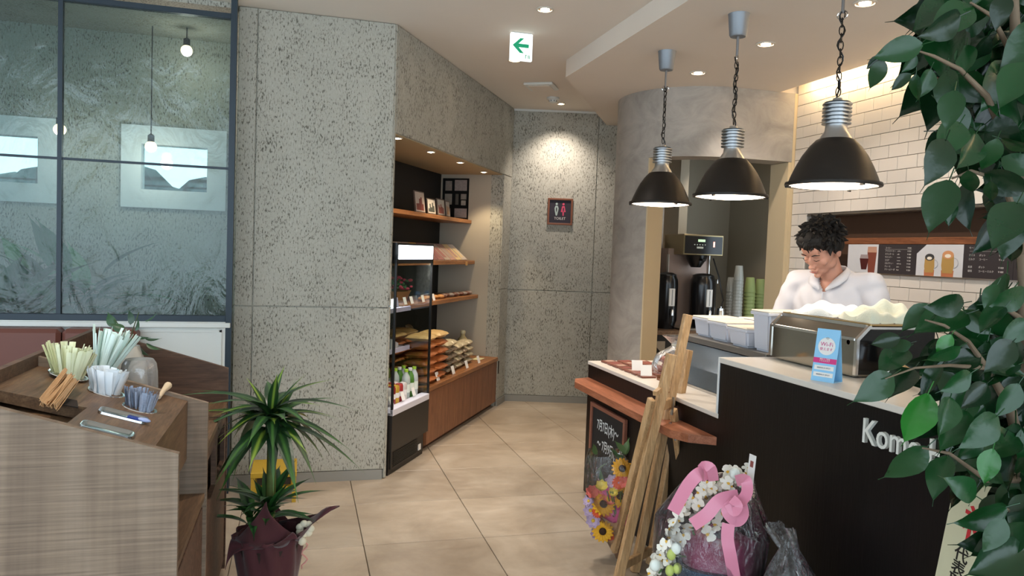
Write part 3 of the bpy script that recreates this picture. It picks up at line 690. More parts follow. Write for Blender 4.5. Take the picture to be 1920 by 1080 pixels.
# vase with a small plant
vp = Uy(243, 640, 3.22); vx = vp.x; t = thing('vase', 'round grey-white ceramic vase with leafy sprigs behind the cups', 'vase', (vx, 3.22, .744))
zv = Uy(243, 648, 3.22).z - .744
part('body', MB().lathe([(.035, 0), (.058, .03), (.066, zv*.45), (.060, zv*.75), (.040, zv*.95), (.036, zv), (.032, zv-.004), (.03, zv-.03), (0, zv-.04)], 28, cap=False), M('vase_ceramic', '#b9b7ae', .3, noise=.06), t, True)
def leafmesh(name, L, w, mat, fold=.25, droop=.25, tip=.12, n=7):
    b = MB()
    def prof(u):
        base = math.sin(PI*min(1, u*1.0)**.75) if u < 1 else 0
        return base
    rows = []
    for i in range(n+1):
        u = i/n; ww = w/2*(math.sin(PI*min(u/(1-tip), 1)**.8)**.8 if u < 1-tip else 0) + .0006
        if u >= 1-tip: ww = w*.035*(1-(u-(1-tip))/tip)+.0003
        z = -droop*L*u*u; rows.append([b.b.verts.new((u*L, sy*ww, z + abs(sy)*ww*fold)) for sy in (-1, -.5, 0, .5, 1)])
    for a, c in zip(rows, rows[1:]):
        for k in range(4): b.b.faces.new((a[k], c[k], c[k+1], a[k+1]))
    return b.mesh(name, mat, True)
def leafmat(name, a, b_, gloss=.3, vein=None, spec=.5):
    k = NT(name); oi = k.new('ShaderNodeObjectInfo'); c = k.ramp(oi.outputs['Random'], [(0, a), (1, b_)])
    if vein:
        tc = k.new('ShaderNodeTexCoord'); sp = k.new('ShaderNodeSeparateXYZ'); k.link(tc.outputs['Generated'], sp.inputs[0])
        mt = k.new('ShaderNodeMath', operation='SUBTRACT'); mt.inputs[1].default_value = .5; k.link(sp.outputs['Y'], mt.inputs[0]); ab = k.new('ShaderNodeMath', operation='ABSOLUTE'); k.link(mt.outputs[0], ab.inputs[0])
        f = k.ramp(ab.outputs[0], [(.02, 1.0), (.16, 0.0)]); c = k.mix(f, c, lin(vein))
    k.col(c); k.b.inputs['Roughness'].default_value = gloss; k.b.inputs['Specular IOR Level'].default_value = spec
    k.b.inputs['Subsurface Weight'].default_value = 0; k.bump(k.noise(k.pos(), 60, 2), .15, .004); return k.m
m_leaf_v = leafmat('sprig_leaf', '#22402a', '#3a5e3a', .35)
part('stem', MB().tube([(0, 0, zv-.03), (.01, 0, zv+.06), (.03, .01, zv+.13)], .002, 5).tube([(0, 0, zv-.03), (-.02, 0, zv+.05), (-.055, .01, zv+.10)], .002, 5), M('green_stem', '#3d4d28', .6), t)
lm = leafmesh('leaf', .062, .034, m_leaf_v)
for (x, z, dx, dz) in ((-.06, .09, -.4, 1), (-.075, .03, -1, -.5), (-.03, .06, -.4, -.8), (0, .10, .0, 1), (.0, .05, -.1, -1), (.02, .08, .3, .6), (.05, .115, 1, .45), (.05, .05, 1, -.3), (.03, .02, .5, -.9), (.06, .03, .9, -.7), (-.01, .02, .1, -.8), (-.04, .02, -.6, -.6), (.015, .06, .6, -.2), (-.015, .085, -.8, .2), (0, .04, 0, -1.)):
    piece('leaf', lm, t, frame3((x, R(-.02, .02), zv+z-.02), (dx, R(-.3, .3), dz), (R(-.3, .3), -.5, .8)) @ Matrix.Rotation(1.2, 4, 'X'))
# bench
t = thing('booth_bench', 'red-brown leather booth bench against the glass partition', 'bench', (-2.05, 4.40, 0))
bz = Uy(60, 614, 4.50).z; xr = Uy(262, 620, 4.5).x - .0
for k, (x0, x1) in enumerate(((-3.5, -2.35), (-2.35, -1.2), (-1.2, xr))):
    part('back_cushion', MB().box(x0+.003, 4.42, .42, x1-.003, 4.548, bz, .02), m_bench, t, W=True, smooth=30)
part('seat', MB().box(-3.5, 4.02, .30, xr, 4.42, .44, .02), m_bench, t, W=True, smooth=30); part('base', MB().box(-3.5, 4.06, 0, xr, 4.53, .30), m_dkwoodx, t, W=True)
# ================================================================== dracaena in burgundy wrap
PP = Vector((-.10, 3.17, 0)); t = thing('potted_dracaena', 'tall dracaena plant in burgundy paper wrap beside the wooden station', 'potted plant', PP)
m_burg = M('burgundy_felt', '#4a1f26', .75, noise=.12, nscale=12, sheen=.2)
m_dr = leafmat('dracaena_leaf', '#1d3d1c', '#2f5a26', .35, '#7d9a3a'); m_drd = leafmat('dracaena_leaf_dark', '#16301b', '#27482a', .35, '#3f6a30'); m_drs = leafmat('dracaena_striped', '#2a5a2a', '#3d6b33', .35, '#14301c')
part('pot', MB().lathe([(.095, .002), (.12, .2), (.125, .235), (.118, .235), (.11, .2), (0, .2)], 24), M('pot_dark', '#2a201c', .6), t, True)
def wrapf(u, v):
    a = u*2*PI; r = .105 + .03*v + .012*math.sin(9*a + 3*v) * v; z = .0 + .275*v
    return Vector((r*math.cos(a), r*math.sin(a), z+.003))
b = MB().patch(wrapf, 48, 8); part('paper_wrap', b, m_burg, t, 80, solid=.0015)
def flare(name, a0, a1, tip, zt0):
    def f(u, v):
        a = a0 + (a1-a0)*u; r = .135; base = Vector((r*math.cos(a), r*math.sin(a), .262)); w = 1-abs(2*u-1)
        tp = Vector(tip); top = base.lerp(tp, min(1, w*1.15)); m = base.lerp(top, v); m.z += .03*math.sin(PI*v)*w + .008*math.sin(11*u+5*v); return m
    part(name, MB().patch(f, 14, 8), m_burg, t, 80, solid=.0015)
def loc(u, v, y): return Uy(u, v, y) - PP
flare('wrap_corner', -1.5, 1.3, loc(637, 946, 3.12), 0); flare('wrap_corner', -3.0, -.5, loc(500, 935, 3.0) + Vector((0, -.02, .0)), 0); flare('wrap_corner', 1.9, 4.4, loc(438, 1050, 3.05) + Vector((-.03, 0, -.03)), 0); flare('wrap_corner', .7, 2.5, (.0, .2, .36), 0); flare('wrap_corner', -1.9, -.2, loc(560, 1010, 2.97), 0)
zt = .73
part('trunk', MB().tube([(0, 0, .2), (.004, .004, .5), (.0, 0, zt)], [.02, .019, .014], 8), M('dracaena_bark', '#5c6a34', .7, noise=.3, nscale=30), t, True)
dl = [leafmesh('leaf', .27, .072, m_dr, .2, .8, .1, 9), leafmesh('leaf', .31, .066, m_drd, .2, 1.05, .1, 10), leafmesh('leaf', .26, .052, m_dr, .25, .25, .1, 8)]
def crown(c, n, L, up, me, rnd=0):
    for i in range(n):
        a = i*2.399 + R(-.2, .2); e = up[0] + (up[1]-up[0])*((i+.5)/n) + R(-.1, .1); d = Vector((math.cos(a)*math.cos(e), math.sin(a)*math.cos(e), math.sin(e)))
        mm = me[i % len(me)]; s = L*R(.8, 1.1); piece('leaf', mm, t, frame3(Vector(c) + d*.012 + Vector((0, 0, R(-.05, .03))), d, Vector((-math.sin(a), math.cos(a), 0))) @ Matrix.Diagonal((s, s*1.05, s, 1)))
crown((0, 0, zt+.01), 46, .86, (-.05, 1.15), [dl[0], dl[1], dl[1]])
crown((0, 0, zt+.02), 4, .8, (1.1, 1.4), [dl[2]])
sl_ = leafmesh('leaf', .24, .056, m_drs, .25, .25, .1, 8); sl2 = leafmesh('leaf', .26, .056, m_drs, .25, .6, .1, 8)
crown((0, -.01, .36), 20, .85, (.35, 1.15), [sl_, sl2])
crown((-.07, .03, .33), 8, .9, (.35, 1.1), [sl2])
# flower and ribbon on the wrap
fl = loc(572, 992, 3.12); b = MB()
for k in range(7): b.ball(fl + Vector((.022*math.cos(k*.9), .0, .022*math.sin(k*.9))), .016, 8, 6, (1, .7, 1))
b.ball(fl + Vector((-.01, -.01, -.045)), .018, 8, 6); part('white_flower', b, M('petal_white', '#e6dfc6', .6), t, True, label='small white fabric flower')
rb = [fl + Vector((.0 + .012*math.sin(i*1.3), -.01, -.05 - .012*i)) for i in range(10)]; part('ribbon', MB().tube(rb, .0035, 5), M('pink_cord', '#c98f86', .6), t, True, label='thin pinkish ribbon')
# yellow crate behind the plant
yy = 4.42; c0, c1 = Uy(472, 892, yy), Uy(556, 876, yy); t = thing('yellow_crate', 'yellow wooden frame stand by the concrete wall behind the dracaena', 'stand', ((c0.x+c1.x)/2, yy, 0)); zz = c1.z; m_y = M('yellow_paint', '#b8952a', .55, noise=.08)
for x in (c0.x, c1.x-.022):
    for y in (yy-.08, yy+.16): part('leg', MB().box(x, y, 0, x+.022, y+.022, zz-.03), m_y, t, W=True)
part('top', MB().box(c0.x-.002, yy-.085, zz-.03, c1.x+.002, yy+.187, zz, .003), m_y, t, W=True)
part('rail', MB().box(c0.x+.022, yy-.078, .06, c1.x-.022, yy-.062, .09), m_y, t, W=True)
part('inner_box', MB().box(c0.x+.03, yy-.03, .09, c1.x-.03, yy+.13, zz-.05), M('crate_inner', '#4b4034', .8), t, W=True); part('inner_shelf', MB().box(c0.x+.01, yy-.06, .078, c1.x-.01, yy+.17, .09), m_y, t, W=True)
# leafy potted plant seen through the glass
t = thing('palm_plant', 'bushy green plant in a pot seen through the wavy glass', 'potted plant', (-1.62, 5.02, 0))
part('pot', MB().lathe([(.14, 0), (.18, .35), (.17, .36), (.15, .33), (0, .33)], 20), M('pot_grey', '#777a78', .7), t, True)
part('trunk', MB().tube([(0, 0, .3), (.02, 0, .7), (0, 0, 1.0)], [.03, .025, .02], 8), M('bark_brown', '#5b4a38', .8), t, True)
pl = leafmesh('leaf', .40, .11, leafmat('palm_leaf', '#2a6a44', '#3f8558', .5), .2, .35, .15, 8)
for i in range(110):
    a = R(0, 2*PI); e = R(-.4, 1.2); d = Vector((math.cos(a)*math.cos(e)*1.5, math.sin(a)*math.cos(e)*.45, math.sin(e))).normalized(); c = Vector((R(-.1, .45), R(-.06, .06), R(.85, 1.12)))
    piece('leaf', pl, t, frame3(c + d*R(0, .22), d, Vector((-d.y, d.x, 0))) @ Matrix.Scale(R(.7, 1.15), 4))
# ================================================================== niche: shelves, cabinet, showcase (local niche frame)
def nthing(name, label, cat, s, t, z, rz=0, group=None): return thing(name, label, cat, mw=NM @ Matrix.Translation((s, t, z)) @ Matrix.Rotation(rz, 4, 'Z'), group=group)
def nsolo(name, mb, mat, label, cat, group=None, smooth=False, s=0, t=0, z=0, rz=0, tilt=0):
    me = mb.mesh(name, mat, smooth); o = bpy.data.objects.new(name, me); COL.objects.link(o)
    o.matrix_basis = NM @ Matrix.Translation((s, t, z)) @ Matrix.Rotation(rz, 4, 'Z') @ Matrix.Rotation(tilt, 4, 'X'); return tag(o, label, cat, group)
t = nthing('niche_cabinet', 'low reddish brown wooden cabinet along the bottom of the shelf niche', 'cabinet', 1.56, .3, 0)
L = lambda mb, name, mat, **k: part(name, mb, mat, t, **k)
L(MB().box(-.86, -.285, .04, .86, .3, .425), 'body', m_cab); L(MB().box(-.86, -.25, 0, .86, .3, .04), 'plinth', M('plinth_dark', '#4f2f20', .6))
for k in range(3): L(MB().box(-.86+k*.5733+.0015, -.295, .045, -.86+(k+1)*.5733-.0015, -.2855, .42), 'door', m_cab)
t2 = nsolo('cabinet_worktop', MB().box(-.87, -.305, 0, .857, .31, .035, .003), m_shelf, 'light brown wooden top board on the niche cabinet', 'worktop', s=1.56, t=.3, z=.4255)
ZC = .461
for z, t0, s0, n in ((1.69, .30, .035, 'top'), (1.315, .255, .70, 'middle'), (1.0, .21, .70, 'lowest')):
    nsolo('shelf_board', MB().box(0, 0, 0, NS1-s0-.002, ND-t0-.001, .032, .002), m_shelf, 'wooden wall shelf board in the niche, %s of three' % n, 'shelf', 'niche shelf boards', s=s0, t=t0, z=z)
SZ = (1.723, 1.348, 1.033)
# open chilled showcase
t = nthing('display_fridge', 'black open-front chilled showcase with lit white header at the left of the niche', 'display case', .347, .26, 0)
fx0, fx1, fy0, fy1 = -.305, .31, -.285, .30
L(MB().box(fx0+.02, fy0+.03, 0, fx1-.02, fy1, .30).box(fx0+.0, fy0, .16, fx1, fy1, .405).box(fx0+.02, fy0+.028, .02, fx1-.02, fy0+.03, .28), 'base', M('showcase_black', '#1d1917', .4))
L(MB().box(fx0+.04, fy0+.02, .035, fx1-.04, fy0+.028, .15, .002), 'vent_grille', M('grille', '#26221f', .5))
for k in range(9): L(MB().box(fx0+.07, fy0+.015, .045+k*.011, fx1-.15, fy0+.02, .049+k*.011), 'vent_slat', m_plastic_b)
L(MB().box(fx1-.13, fy0+.014, .05, fx1-.09, fy0+.02, .09), 'switch', m_paper, label='small pale switch plate')
L(MB().box(fx0+.0, fy0-.002, .385, fx1, fy0+.06, .43, .004).box(fx0+.02, fy0+.05, .405, fx1-.02, fy1, .418), 'deck', M('deck_white', '#cfcdd6', .4), label='white deck with pale front lip')
L(MB().box(fx0, fy1-.02, .40, fx1, fy1, 1.40), 'back_panel', M('showcase_back', '#43464a', .4, .3))
for x in (fx0, fx1-.014): L(MB().box(x, fy0, .40, x+.014, fy0+.014, 1.40).box(x, fy0, 1.37, x+.014, fy1, 1.385), 'side_post', m_plastic_b)
for x in (fx0+.004, fx1-.008): L(MB().box(x, fy0+.014, .40, x+.004, fy1-.02, 1.37), 'side_glass', m_glass)
L(MB().box(fx0, fy0, 1.345, fx1, fy1, 1.475), 'header_box', m_plastic_b)
L(MB().box(fx0+.02, fy0-.004, 1.372, fx1-.018, fy0, 1.462, .002), 'light_panel', emis('header_light', '#eaf6ff', 2.6), label='glowing white header panel')
lamp('showcase_light', 'AREA', (0, -.1, 1.335), 5, (.95, .98, 1), (0, 0, 0), t, shape='RECTANGLE', size=.5, size_y=.1)
for z in (1.02, .745): 
    L(MB().box(fx0+.02, -.12, z, fx1-.02, fy1-.02, z+.008), 'glass_shelf', M('shelf_white', '#b9bcc2', .4)); L(MB().box(fx0+.02, -.135, z-.012, fx1-.02, -.12, z+.018), 'price_rail', M('rail_lilac', '#a8a6b8', .4))
# goods in the showcase
def nW(s, tt, z): return s, tt, z
can_cols = ('#c23b33', '#d8d2cc', '#b03a3a', '#caa23c', '#8e2a2a', '#d0cfd0')
def can(s, tt, z, c, label, h=.122, r=.027):
    th_ = nthing('drink_can', label, 'can', s, tt, z, group='drink cans')
    part('body', MB().lathe([(r*.88, 0), (r, .006), (r, h-.012), (r*.84, h), (r*.8, h-.003), (0, h-.003)], 18), M('can_'+c, c, .3, .3), th_, 40); part('band', MB().lathe([(r+.0004, h*.35), (r+.0004, h*.62)], 18, cap=False), m_paper, th_, True)
def pet(s, tt, z, c, capc, label, h=.2, r=.03):
    th_ = nthing('drink_bottle', label, 'bottle', s, tt, z, group='drink bottles')
    part('body', MB().lathe([(r*.9, 0), (r, .008), (r, h*.6), (r*.85, h*.75), (r*.42, h*.88), (r*.42, h*.93), (0, h*.93)], 18), M('pet_'+c, c, .15, trans=.3), th_, True)
    part('cap', MB().lathe([(r*.48, h*.91), (r*.48, h), (0, h)], 14), M('cap_'+capc, capc, .4), th_, 40); part('label_band', MB().lathe([(r+.0006, h*.22), (r+.0006, h*.5)], 18, cap=False), M('lab_'+c, '#dfe6dc', .5), th_, True)
k = 0; ORDC = ('first', 'second', 'third', 'fourth', 'fifth', 'sixth')
for tt in (.06, .12, .18):
    for s in (.09, .15, .21, .27, .33, .39):
        can(s + R(-.003, .003), tt, .419, can_cols[(k*5) % 6], '%s drink can on the showcase deck, %s from left in the %s row' % (('red and white', 'pale', 'dark red', 'golden', 'maroon', 'silver')[(k*5) % 6], ORDC[k % 6], ('front', 'second', 'third')[k//6])); k += 1
for i, s in enumerate((.46, .53, .60)):
    for tt in (.07, .15): pet(s, tt, .419, ('#c8d2cc', '#5a8f3a', '#d2d9da')[i], '#9fc83a' if i != 1 else '#d7d9d2', ('clear bottle with lime cap', 'green tea bottle with white cap', 'clear water bottle with lime cap')[i] + ' at the right of the showcase deck, %s row' % ('front' if tt < .1 else 'second'))
for i in range(8): pet(.10+i*.068, .27, .419, ('#8fb04a', '#b9c86a')[i % 2], '#a6d43c', '%s %s bottle in the rear row of the showcase deck' % (('first', 'second', 'third', 'fourth', 'fifth', 'sixth', 'seventh', 'last')[i], 'leaf green' if i % 2 == 0 else 'pale green'), .22)
def card(s, tt, z, label, w=.05, h=.055, rz=0, mat=None, kind='n', pos=None):
    b = MB().box(-w/2, -.0008, 0, w/2, .0008, h)
    if kind == 'n': o = nsolo('price_card', b, mat or m_paper, label, 'price card', 'price cards', s=s, t=tt, z=z, rz=rz, tilt=-.3)
    return o
for i, s in enumerate((.12, .30, .48)): card(s, .012, .44, 'white price card on the showcase lip, %s' % ('left', 'middle', 'right')[i])
m_sn1 = M('snack_dark', '#5c5a5e', .4); m_sn2 = M('snack_pink', '#c08f8f', .5); m_sn3 = M('snack_steelblue', '#5f7a95', .4)
for i in range(9):
    h = R(.06, .1); nsolo('sweet_box', MB().box(-.02, -.012, 0, .02, .012, h, .002), (m_sn1, m_sn3, m_paper, m_sn2)[i % 4], '%s packet, %s from the left on the upper glass shelf of the showcase' % (('dark grey', 'steel blue', 'white', 'pink')[i % 4], ('first', 'second', 'third', 'fourth', 'fifth', 'sixth', 'seventh', 'eighth', 'ninth')[i]), 'packet', 'packets on the upper glass shelf', s=.09+i*.058, t=.18+R(0, .02), z=1.0285, rz=R(-.3, .3), tilt=-.2)
for i in range(3): nsolo('cheesecake_pack', MB().prism([(-.06, 0), (.06, 0), (.06, .03), (-.06, .07)], -.05, .05, 'y'), M('pack_grey', '#b8b6b2', .5), 'wedge-shaped pale pack on the lower glass shelf, %s' % ('left', 'middle', 'right')[i], 'packet', s=.14+i*.17, t=.22, z=.7535)
# books and frames on the shelves
m_p = {c: M('cover_'+c, c, .45, noise=.18, nscale=60) for c in ('#a8857f', '#b9a8a0', '#8a5a5c', '#d0b98c', '#caa25a', '#9a8c84', '#bfb4ac', '#7d4c52')}
ck = list(m_p)
for i in range(11):
    s = .80 + i*.147; c = ck[(i*3) % 8]; t = nthing('magazine', 'magazine lying back on the middle niche shelf, %s from the left' % ('first', 'second', 'third', 'fourth', 'fifth', 'sixth', 'seventh', 'eighth', 'ninth', 'tenth', 'last')[i], 'magazine', s, .29, SZ[1], group='magazines on the middle shelf')
    b = MB().box(-.068, 0, 0, .068, .018, .20, .002); m = Matrix.Rotation(-.85, 4, 'X'); m2 = Matrix.Translation((0, .012, .006)) @ m
    part('pages', b, M('page_edge', '#d9cfbd', .7), t, mw=m2); part('cover', MB().box(-.069, -.002, 0, .069, 0, .202), m_p[c], t, mw=m2); part('cover_print', MB().box(-.05, -.003, .03, .02, -.002, .15), m_p[ck[(i*3+5) % 8]], t, mw=m2)
    part('wedge', MB().prism([(.10, 0), (.165, 0), (.165, .11)], -.06, .06, 'x'), m_plastic_b, t)
def frame_on(s, tt, z, w, h, label, tilt, tones, rz=0, group='framed pictures on the top shelf'):
    t = nthing('picture_frame', label, 'picture', s, tt, z, rz, group); m = Matrix.Rotation(tilt, 4, 'X')
    part('frame', MB().box(-w/2, 0, 0, w/2, .012, h, .002), M('frame_tone', '#5a4a42', .5), t, mw=m); part('picture', MB().box(-w/2+.01, -.0015, .01, w/2-.01, 0, h-.01), M('pic_'+tones[0], tones[0], .4, noise=.3, nscale=30), t, mw=m)
    b = MB()
    for q in range(5): x = -w/2+.02+(w-.05)*q/5; b.box(x, -.0028, .02, x+w*.13, -.0014, h*R(.35, .75))
    part('figures', b, M('pic_'+tones[1], tones[1], .5), t, mw=m)
for i, (s, w, h) in enumerate(((1.26, .20, .17), (1.50, .18, .13), (1.72, .17, .145), (1.88, .10, .14))):
    frame_on(s, .33, SZ[0], w, h, 'small framed photo standing on the top niche shelf, %s' % ('leftmost', 'second', 'third', 'rightmost')[i], -.12, (('#b9aaa2', '#7a3a34'), ('#d0cac2', '#4b4f4a'), ('#b8b4ac', '#8c4a40'), ('#a8a29a', '#b08a6a'))[i])
t = nthing('photo_board', 'tall dark board of six small photos at the right end of the top shelf', 'notice board', NS1-.006, .46, SZ[0]+.0, -PI/2)
part('board', MB().box(-.135, 0-.0, 0, .125, .004, .385), m_plastic_b, t)
for (x, z, w, h, c) in ((-.075, .27, .065, .09, '#8b837b'), (.045, .27, .12, .10, '#9c928e'), (-.075, .14, .07, .10, '#8f8c84'), (.01, .14, .03, .1, '#5a564f'), (.075, .19, .055, .05, '#8f8982'), (.075, .135, .045, .045, '#a29a90'), (.05, .02, .12, .085, '#9a8f8b'), (-.08, .02, .06, .085, '#6a5d58')):
    part('photo', MB().box(x-w/2, -.003, z, x+w/2, 0, z+h), M('ph'+c, c, .35, noise=.35, nscale=50), t)
# lower shelf goods
b = MB()
for k in range(60): a = R(0, 2*PI); r = R(0, .09); b.ball(Vector((1.6*r*math.cos(a), r*math.sin(a), R(.09, .17))), R(.012, .022), 6, 5, (1, 1, .6))
t = nthing('flower_basket', 'wicker basket of green leaves and red flowers on the lowest niche shelf', 'basket', .98, .40, SZ[2])
part('basket', MB().lathe([(.07, 0), (.10, .08), (.104, .085), (.096, .083), (.06, .02), (0, .02)], 24, cap=False, sx=1.7), M('wicker', '#9a6f42', .8, noise=.3, nscale=90, bump=.6, bscale=120), t, True)
part('leaves', b, M('leaf_green', '#2f5a34', .6, noise=.3), t, True); b = MB()
for k in range(40): a = R(0, 2*PI); r = R(.0, .11); b.ball(Vector((1.7*r*math.cos(a), r*math.sin(a), R(.12, .20) - .3*r)), R(.012, .02), 7, 5, (1, 1, .7))
part('flowers', b, M('flower_red', '#a8324a', .6, noise=.2), t, True)
ORDL = ('first', 'second', 'third', 'fourth', 'fifth', 'sixth', 'seventh', 'eighth', 'ninth', 'tenth')
m_bun = M('bread', '#b9824a', .55, noise=.12)
for i in range(16):
    s = 1.22 + .075*i; nsolo('wrapped_sweet', MB().ball(Vector((0, 0, .018)), .03, 10, 6, (1.1, 1.2, .6)), (m_bun, M('bar_dark', '#6a4438', .4), M('bar_grey', '#8c8078', .4))[0 if i < 6 else 1 + i % 2], '%s on the lowest niche shelf' % ('%s small golden bun in clear wrap' % ORDL[i] if i < 6 else ORDL[i-6] + (' brown' if i % 2 == 0 else ' greyish') + ' wrapped bar right of the buns'), 'snack', 'snacks on the lowest shelf', True, s=s, t=.27+R(0, .04), z=SZ[2], rz=R(-.4, .4))
for i, s in enumerate((1.12, 1.34, .90, .78)): card(s, .225, SZ[2]+.001, 'price card standing on the edge of the lowest niche shelf, %s' % ('third', 'rightmost', 'second', 'leftmost')[i])
b = MB().box(-.03, -.0015, -.035, .03, 0, .0); nsolo('shelf_tag', b, M('tag_kraft', '#c99a62', .6), 'small tan tag stuck on the right end of the middle shelf edge', 'tag', s=2.18, t=.2545, z=1.34)
# pillow bags
def pillow(w, d, h, mat, name='bag'):
    b = MB()
    for sg in (1, -1):
        def f(u, v, sg=sg):
            x, y = (u-.5), (v-.5); e = max(0, (1-(2*abs(x))**2.6)) * max(0, (1-(2*abs(y))**2.6)); k = 1 - .08*(1-e)
            return Vector((x*w*(1 + .03*math.sin(v*17)), y*d*(1 + .03*math.sin(u*13)), h/2 + sg*h/2*e**.5 + .004*math.sin(u*23)*math.sin(v*19)*e))
        b.patch(f, 12, 10)
    bmesh.ops.remove_doubles(b.b, verts=b.b.verts, dist=1e-4)
    return b.mesh(name, mat, 70)
m_or = M('snack_bag_amber', '#b9703f', .28, noise=.25, nscale=35, spec=.7, bump=.4, bscale=60); m_cr = M('snack_bag_cream', '#c9a870', .3, noise=.2, nscale=40, spec=.7, bump=.4, bscale=60)
m_nut = M('nut_bag', '#7e6d58', .25, noise=.6, nscale=70, spec=.8, bump=.6, bscale=80); m_nut2 = M('pale_snack_bag', '#b8ab8c', .25, noise=.35, nscale=60, spec=.8, bump=.5, bscale=70)
pb = {k: pillow(w, d, h, m) for k, (w, d, h, m) in {'a': (.22, .20, .06, m_or), 'b': (.22, .20, .06, m_cr), 'n': (.13, .12, .05, m_nut), 'p': (.13, .12, .05, m_nut2)}.items()}
def bag(kind, s, tt, z, label, group, rz=0, tilt=0, sc=1):
    o = bpy.data.objects.new('snack_bag', pb[kind]); COL.objects.link(o); o.matrix_basis = NM @ Matrix.Translation((s, tt, z)) @ Matrix.Rotation(rz, 4, 'Z') @ Matrix.Rotation(tilt, 4, 'X') @ Matrix.Scale(sc, 4); tag(o, label, 'snack bag', group)
ORD = ('bottom one', 'second from the bottom', 'third from the bottom', 'fourth from the bottom', 'fifth from the bottom', 'sixth from the bottom', 'seventh from the bottom')
for st_, (s, tt, nm) in enumerate(((.84, .12, 'front left'), (1.09, .13, 'front right'), (.84, .37, 'rear left'), (1.09, .38, 'rear right'))):
    n = (6, 6, 6, 6)[st_]
    for i in range(n): bag('b' if i == n-1 else 'a', s + R(-.006, .006), tt + R(-.006, .006), ZC + .001 + i*.0615, ('cream snack bag topping the %s stack of large bags' % nm if i == n-1 else 'large amber snack bag, %s in the %s stack' % (ORD[i], nm)), 'stacked large snack bags', R(-.06, .06), 0, .97)
for st_, (s, tt, n, kd, nm) in enumerate(((1.31, .12, 5, 'n', 'first'), (1.46, .13, 5, 'n', 'second'), (1.62, .14, 4, 'p', 'third'), (1.78, .15, 4, 'n', 'fourth'), (1.94, .16, 4, 'p', 'fifth'), (1.38, .32, 6, 'p', 'rear left'), (1.58, .33, 5, 'n', 'rear right'))):
    for i in range(n): bag('p' if i == n-1 else kd, s + R(-.004, .004), tt + R(-.004, .004), ZC + .001 + i*.0515, 'small %s snack bag, %s in the %s stack of small bags' % ('pale' if (i == n-1 or kd == 'p') else 'nut-brown', 'top' if i == n-1 else ORD[i], nm), 'stacked small snack bags', R(-.1, .1))
bag('p', 1.60, .42, ZC+.20, 'pale bag standing upright behind the small snack bags', None, 0, 1.3, 1.3); bag('n', 1.38, .47, ZC+.28, 'grey-brown bag standing upright at the back of the stacks', None, .2, 1.2, 1.3)
if True:
    for o in COL.objects:
        if o.name.startswith('snack_bag') and 'upright' in o['label'] and 'group' in o: del o['group']
t = nthing('ceramic_bottle', 'cream bottle with small stopper at the right of the snack bags', 'bottle', 2.22, .28, ZC)
part('body', MB().lathe([(.04, 0), (.05, .01), (.052, .13), (.045, .17), (.02, .20), (.02, .225), (0, .225)], 24), M('bottle_cream', '#b9a878', .3), t, True); part('stopper', MB().lathe([(.024, .222), (.026, .24), (.018, .25), (0, .25)], 16), M('bottle_stopper', '#cfc49c', .4), t, True)
for i, s in enumerate((.99, 1.33, 1.66, 1.98)): card(s, .035, ZC+.0005, 'white price card at the front edge of the niche cabinet, %s' % ('leftmost', 'second', 'third', 'rightmost')[i], .06, .065)
nsolo('paper_note', MB().box(-.07, -.04, 0, .07, .04, .004, .001), M('note_yellow', '#d8cfa0', .6), 'pale flat pack lying at the right end of the niche cabinet', 'packet', s=2.2, t=.12, z=ZC+.0005)
# toilet sign on the back wall
c = Ub(1050, 397); w = (Ub(1073, 397).x - Ub(1026, 397).x)/2; h = (Ub(1049, 373).z - Ub(1050, 423).z)/2
t = thing('toilet_sign', 'square dark toilet sign in a brown wooden frame on the back wall', 'sign', mw=BM @ Matrix.Translation((c.x, -.0, c.z)))
mf = M('sign_frame_wood', '#7a4a32', .5)
for q in ((-w, -h, w, -h+.018), (-w, h-.018, w, h), (-w, -h+.018, -w+.018, h-.018), (w-.018, -h+.018, w, h-.018)): part('frame_bar', MB().box(q[0], -.022, q[1], q[2], 0, q[3], .002), mf, t)
part('panel', MB().box(-w+.018, -.010, -h+.018, w-.018, -.002, h-.018), M('sign_slate', '#2c2530', .6), t)
F = Matrix([[1, 0, 0, 0], [0, 0, -1, -.011], [0, 1, 0, 0], [0, 0, 0, 1]])
text('lettering', 'TOILET', .034, M('sign_white_paint', '#d8d4d0', .6), F @ Matrix.Translation((0, -h*.52, 0)), t, .0005)
for x, c_ in ((-.028, '#a8b8b4'), (.024, '#d04a6a')):
    b = MB().lathe([(.0, 0)], 3) if False else MB()
    o_ = [(x-.012, .032), (x-.006, .052), (x+.006, .052), (x+.012, .032)]
    b.prism([(x-.013, .0), (x-.016, .02), (x-.009, .040), (x+.009, .040), (x+.016, .02), (x+.013, .0), (x+.005, -.035), (x-.005, -.035)] if x < 0 else [(x-.019, -.006), (x-.009, .040), (x+.009, .040), (x+.019, -.006), (x+.006, -.006), (x+.004, -.035), (x-.004, -.035), (x-.006, -.006)], -.0125, -.011)
    b.prism([(x + .009*math.cos(g), .054 + .009*math.sin(g)) for g in np.linspace(0, 2*PI, 11)[:-1]], -.0125, -.011)
    b2 = MB().prism([(x-.004, .004), (x-.005, .02), (x, .03), (x+.005, .02), (x+.004, .004), (x, -.012)], -.0131, -.0125)
    mt = Matrix.Translation((0, 0, .005)) @ Matrix.Diagonal((1.25, 1, 1.25, 1))
    part('figure', b, M('fig'+c_, c_, .6), t, mw=mt); part('figure_inside', b2, M('sign_slate'), t, mw=mt)
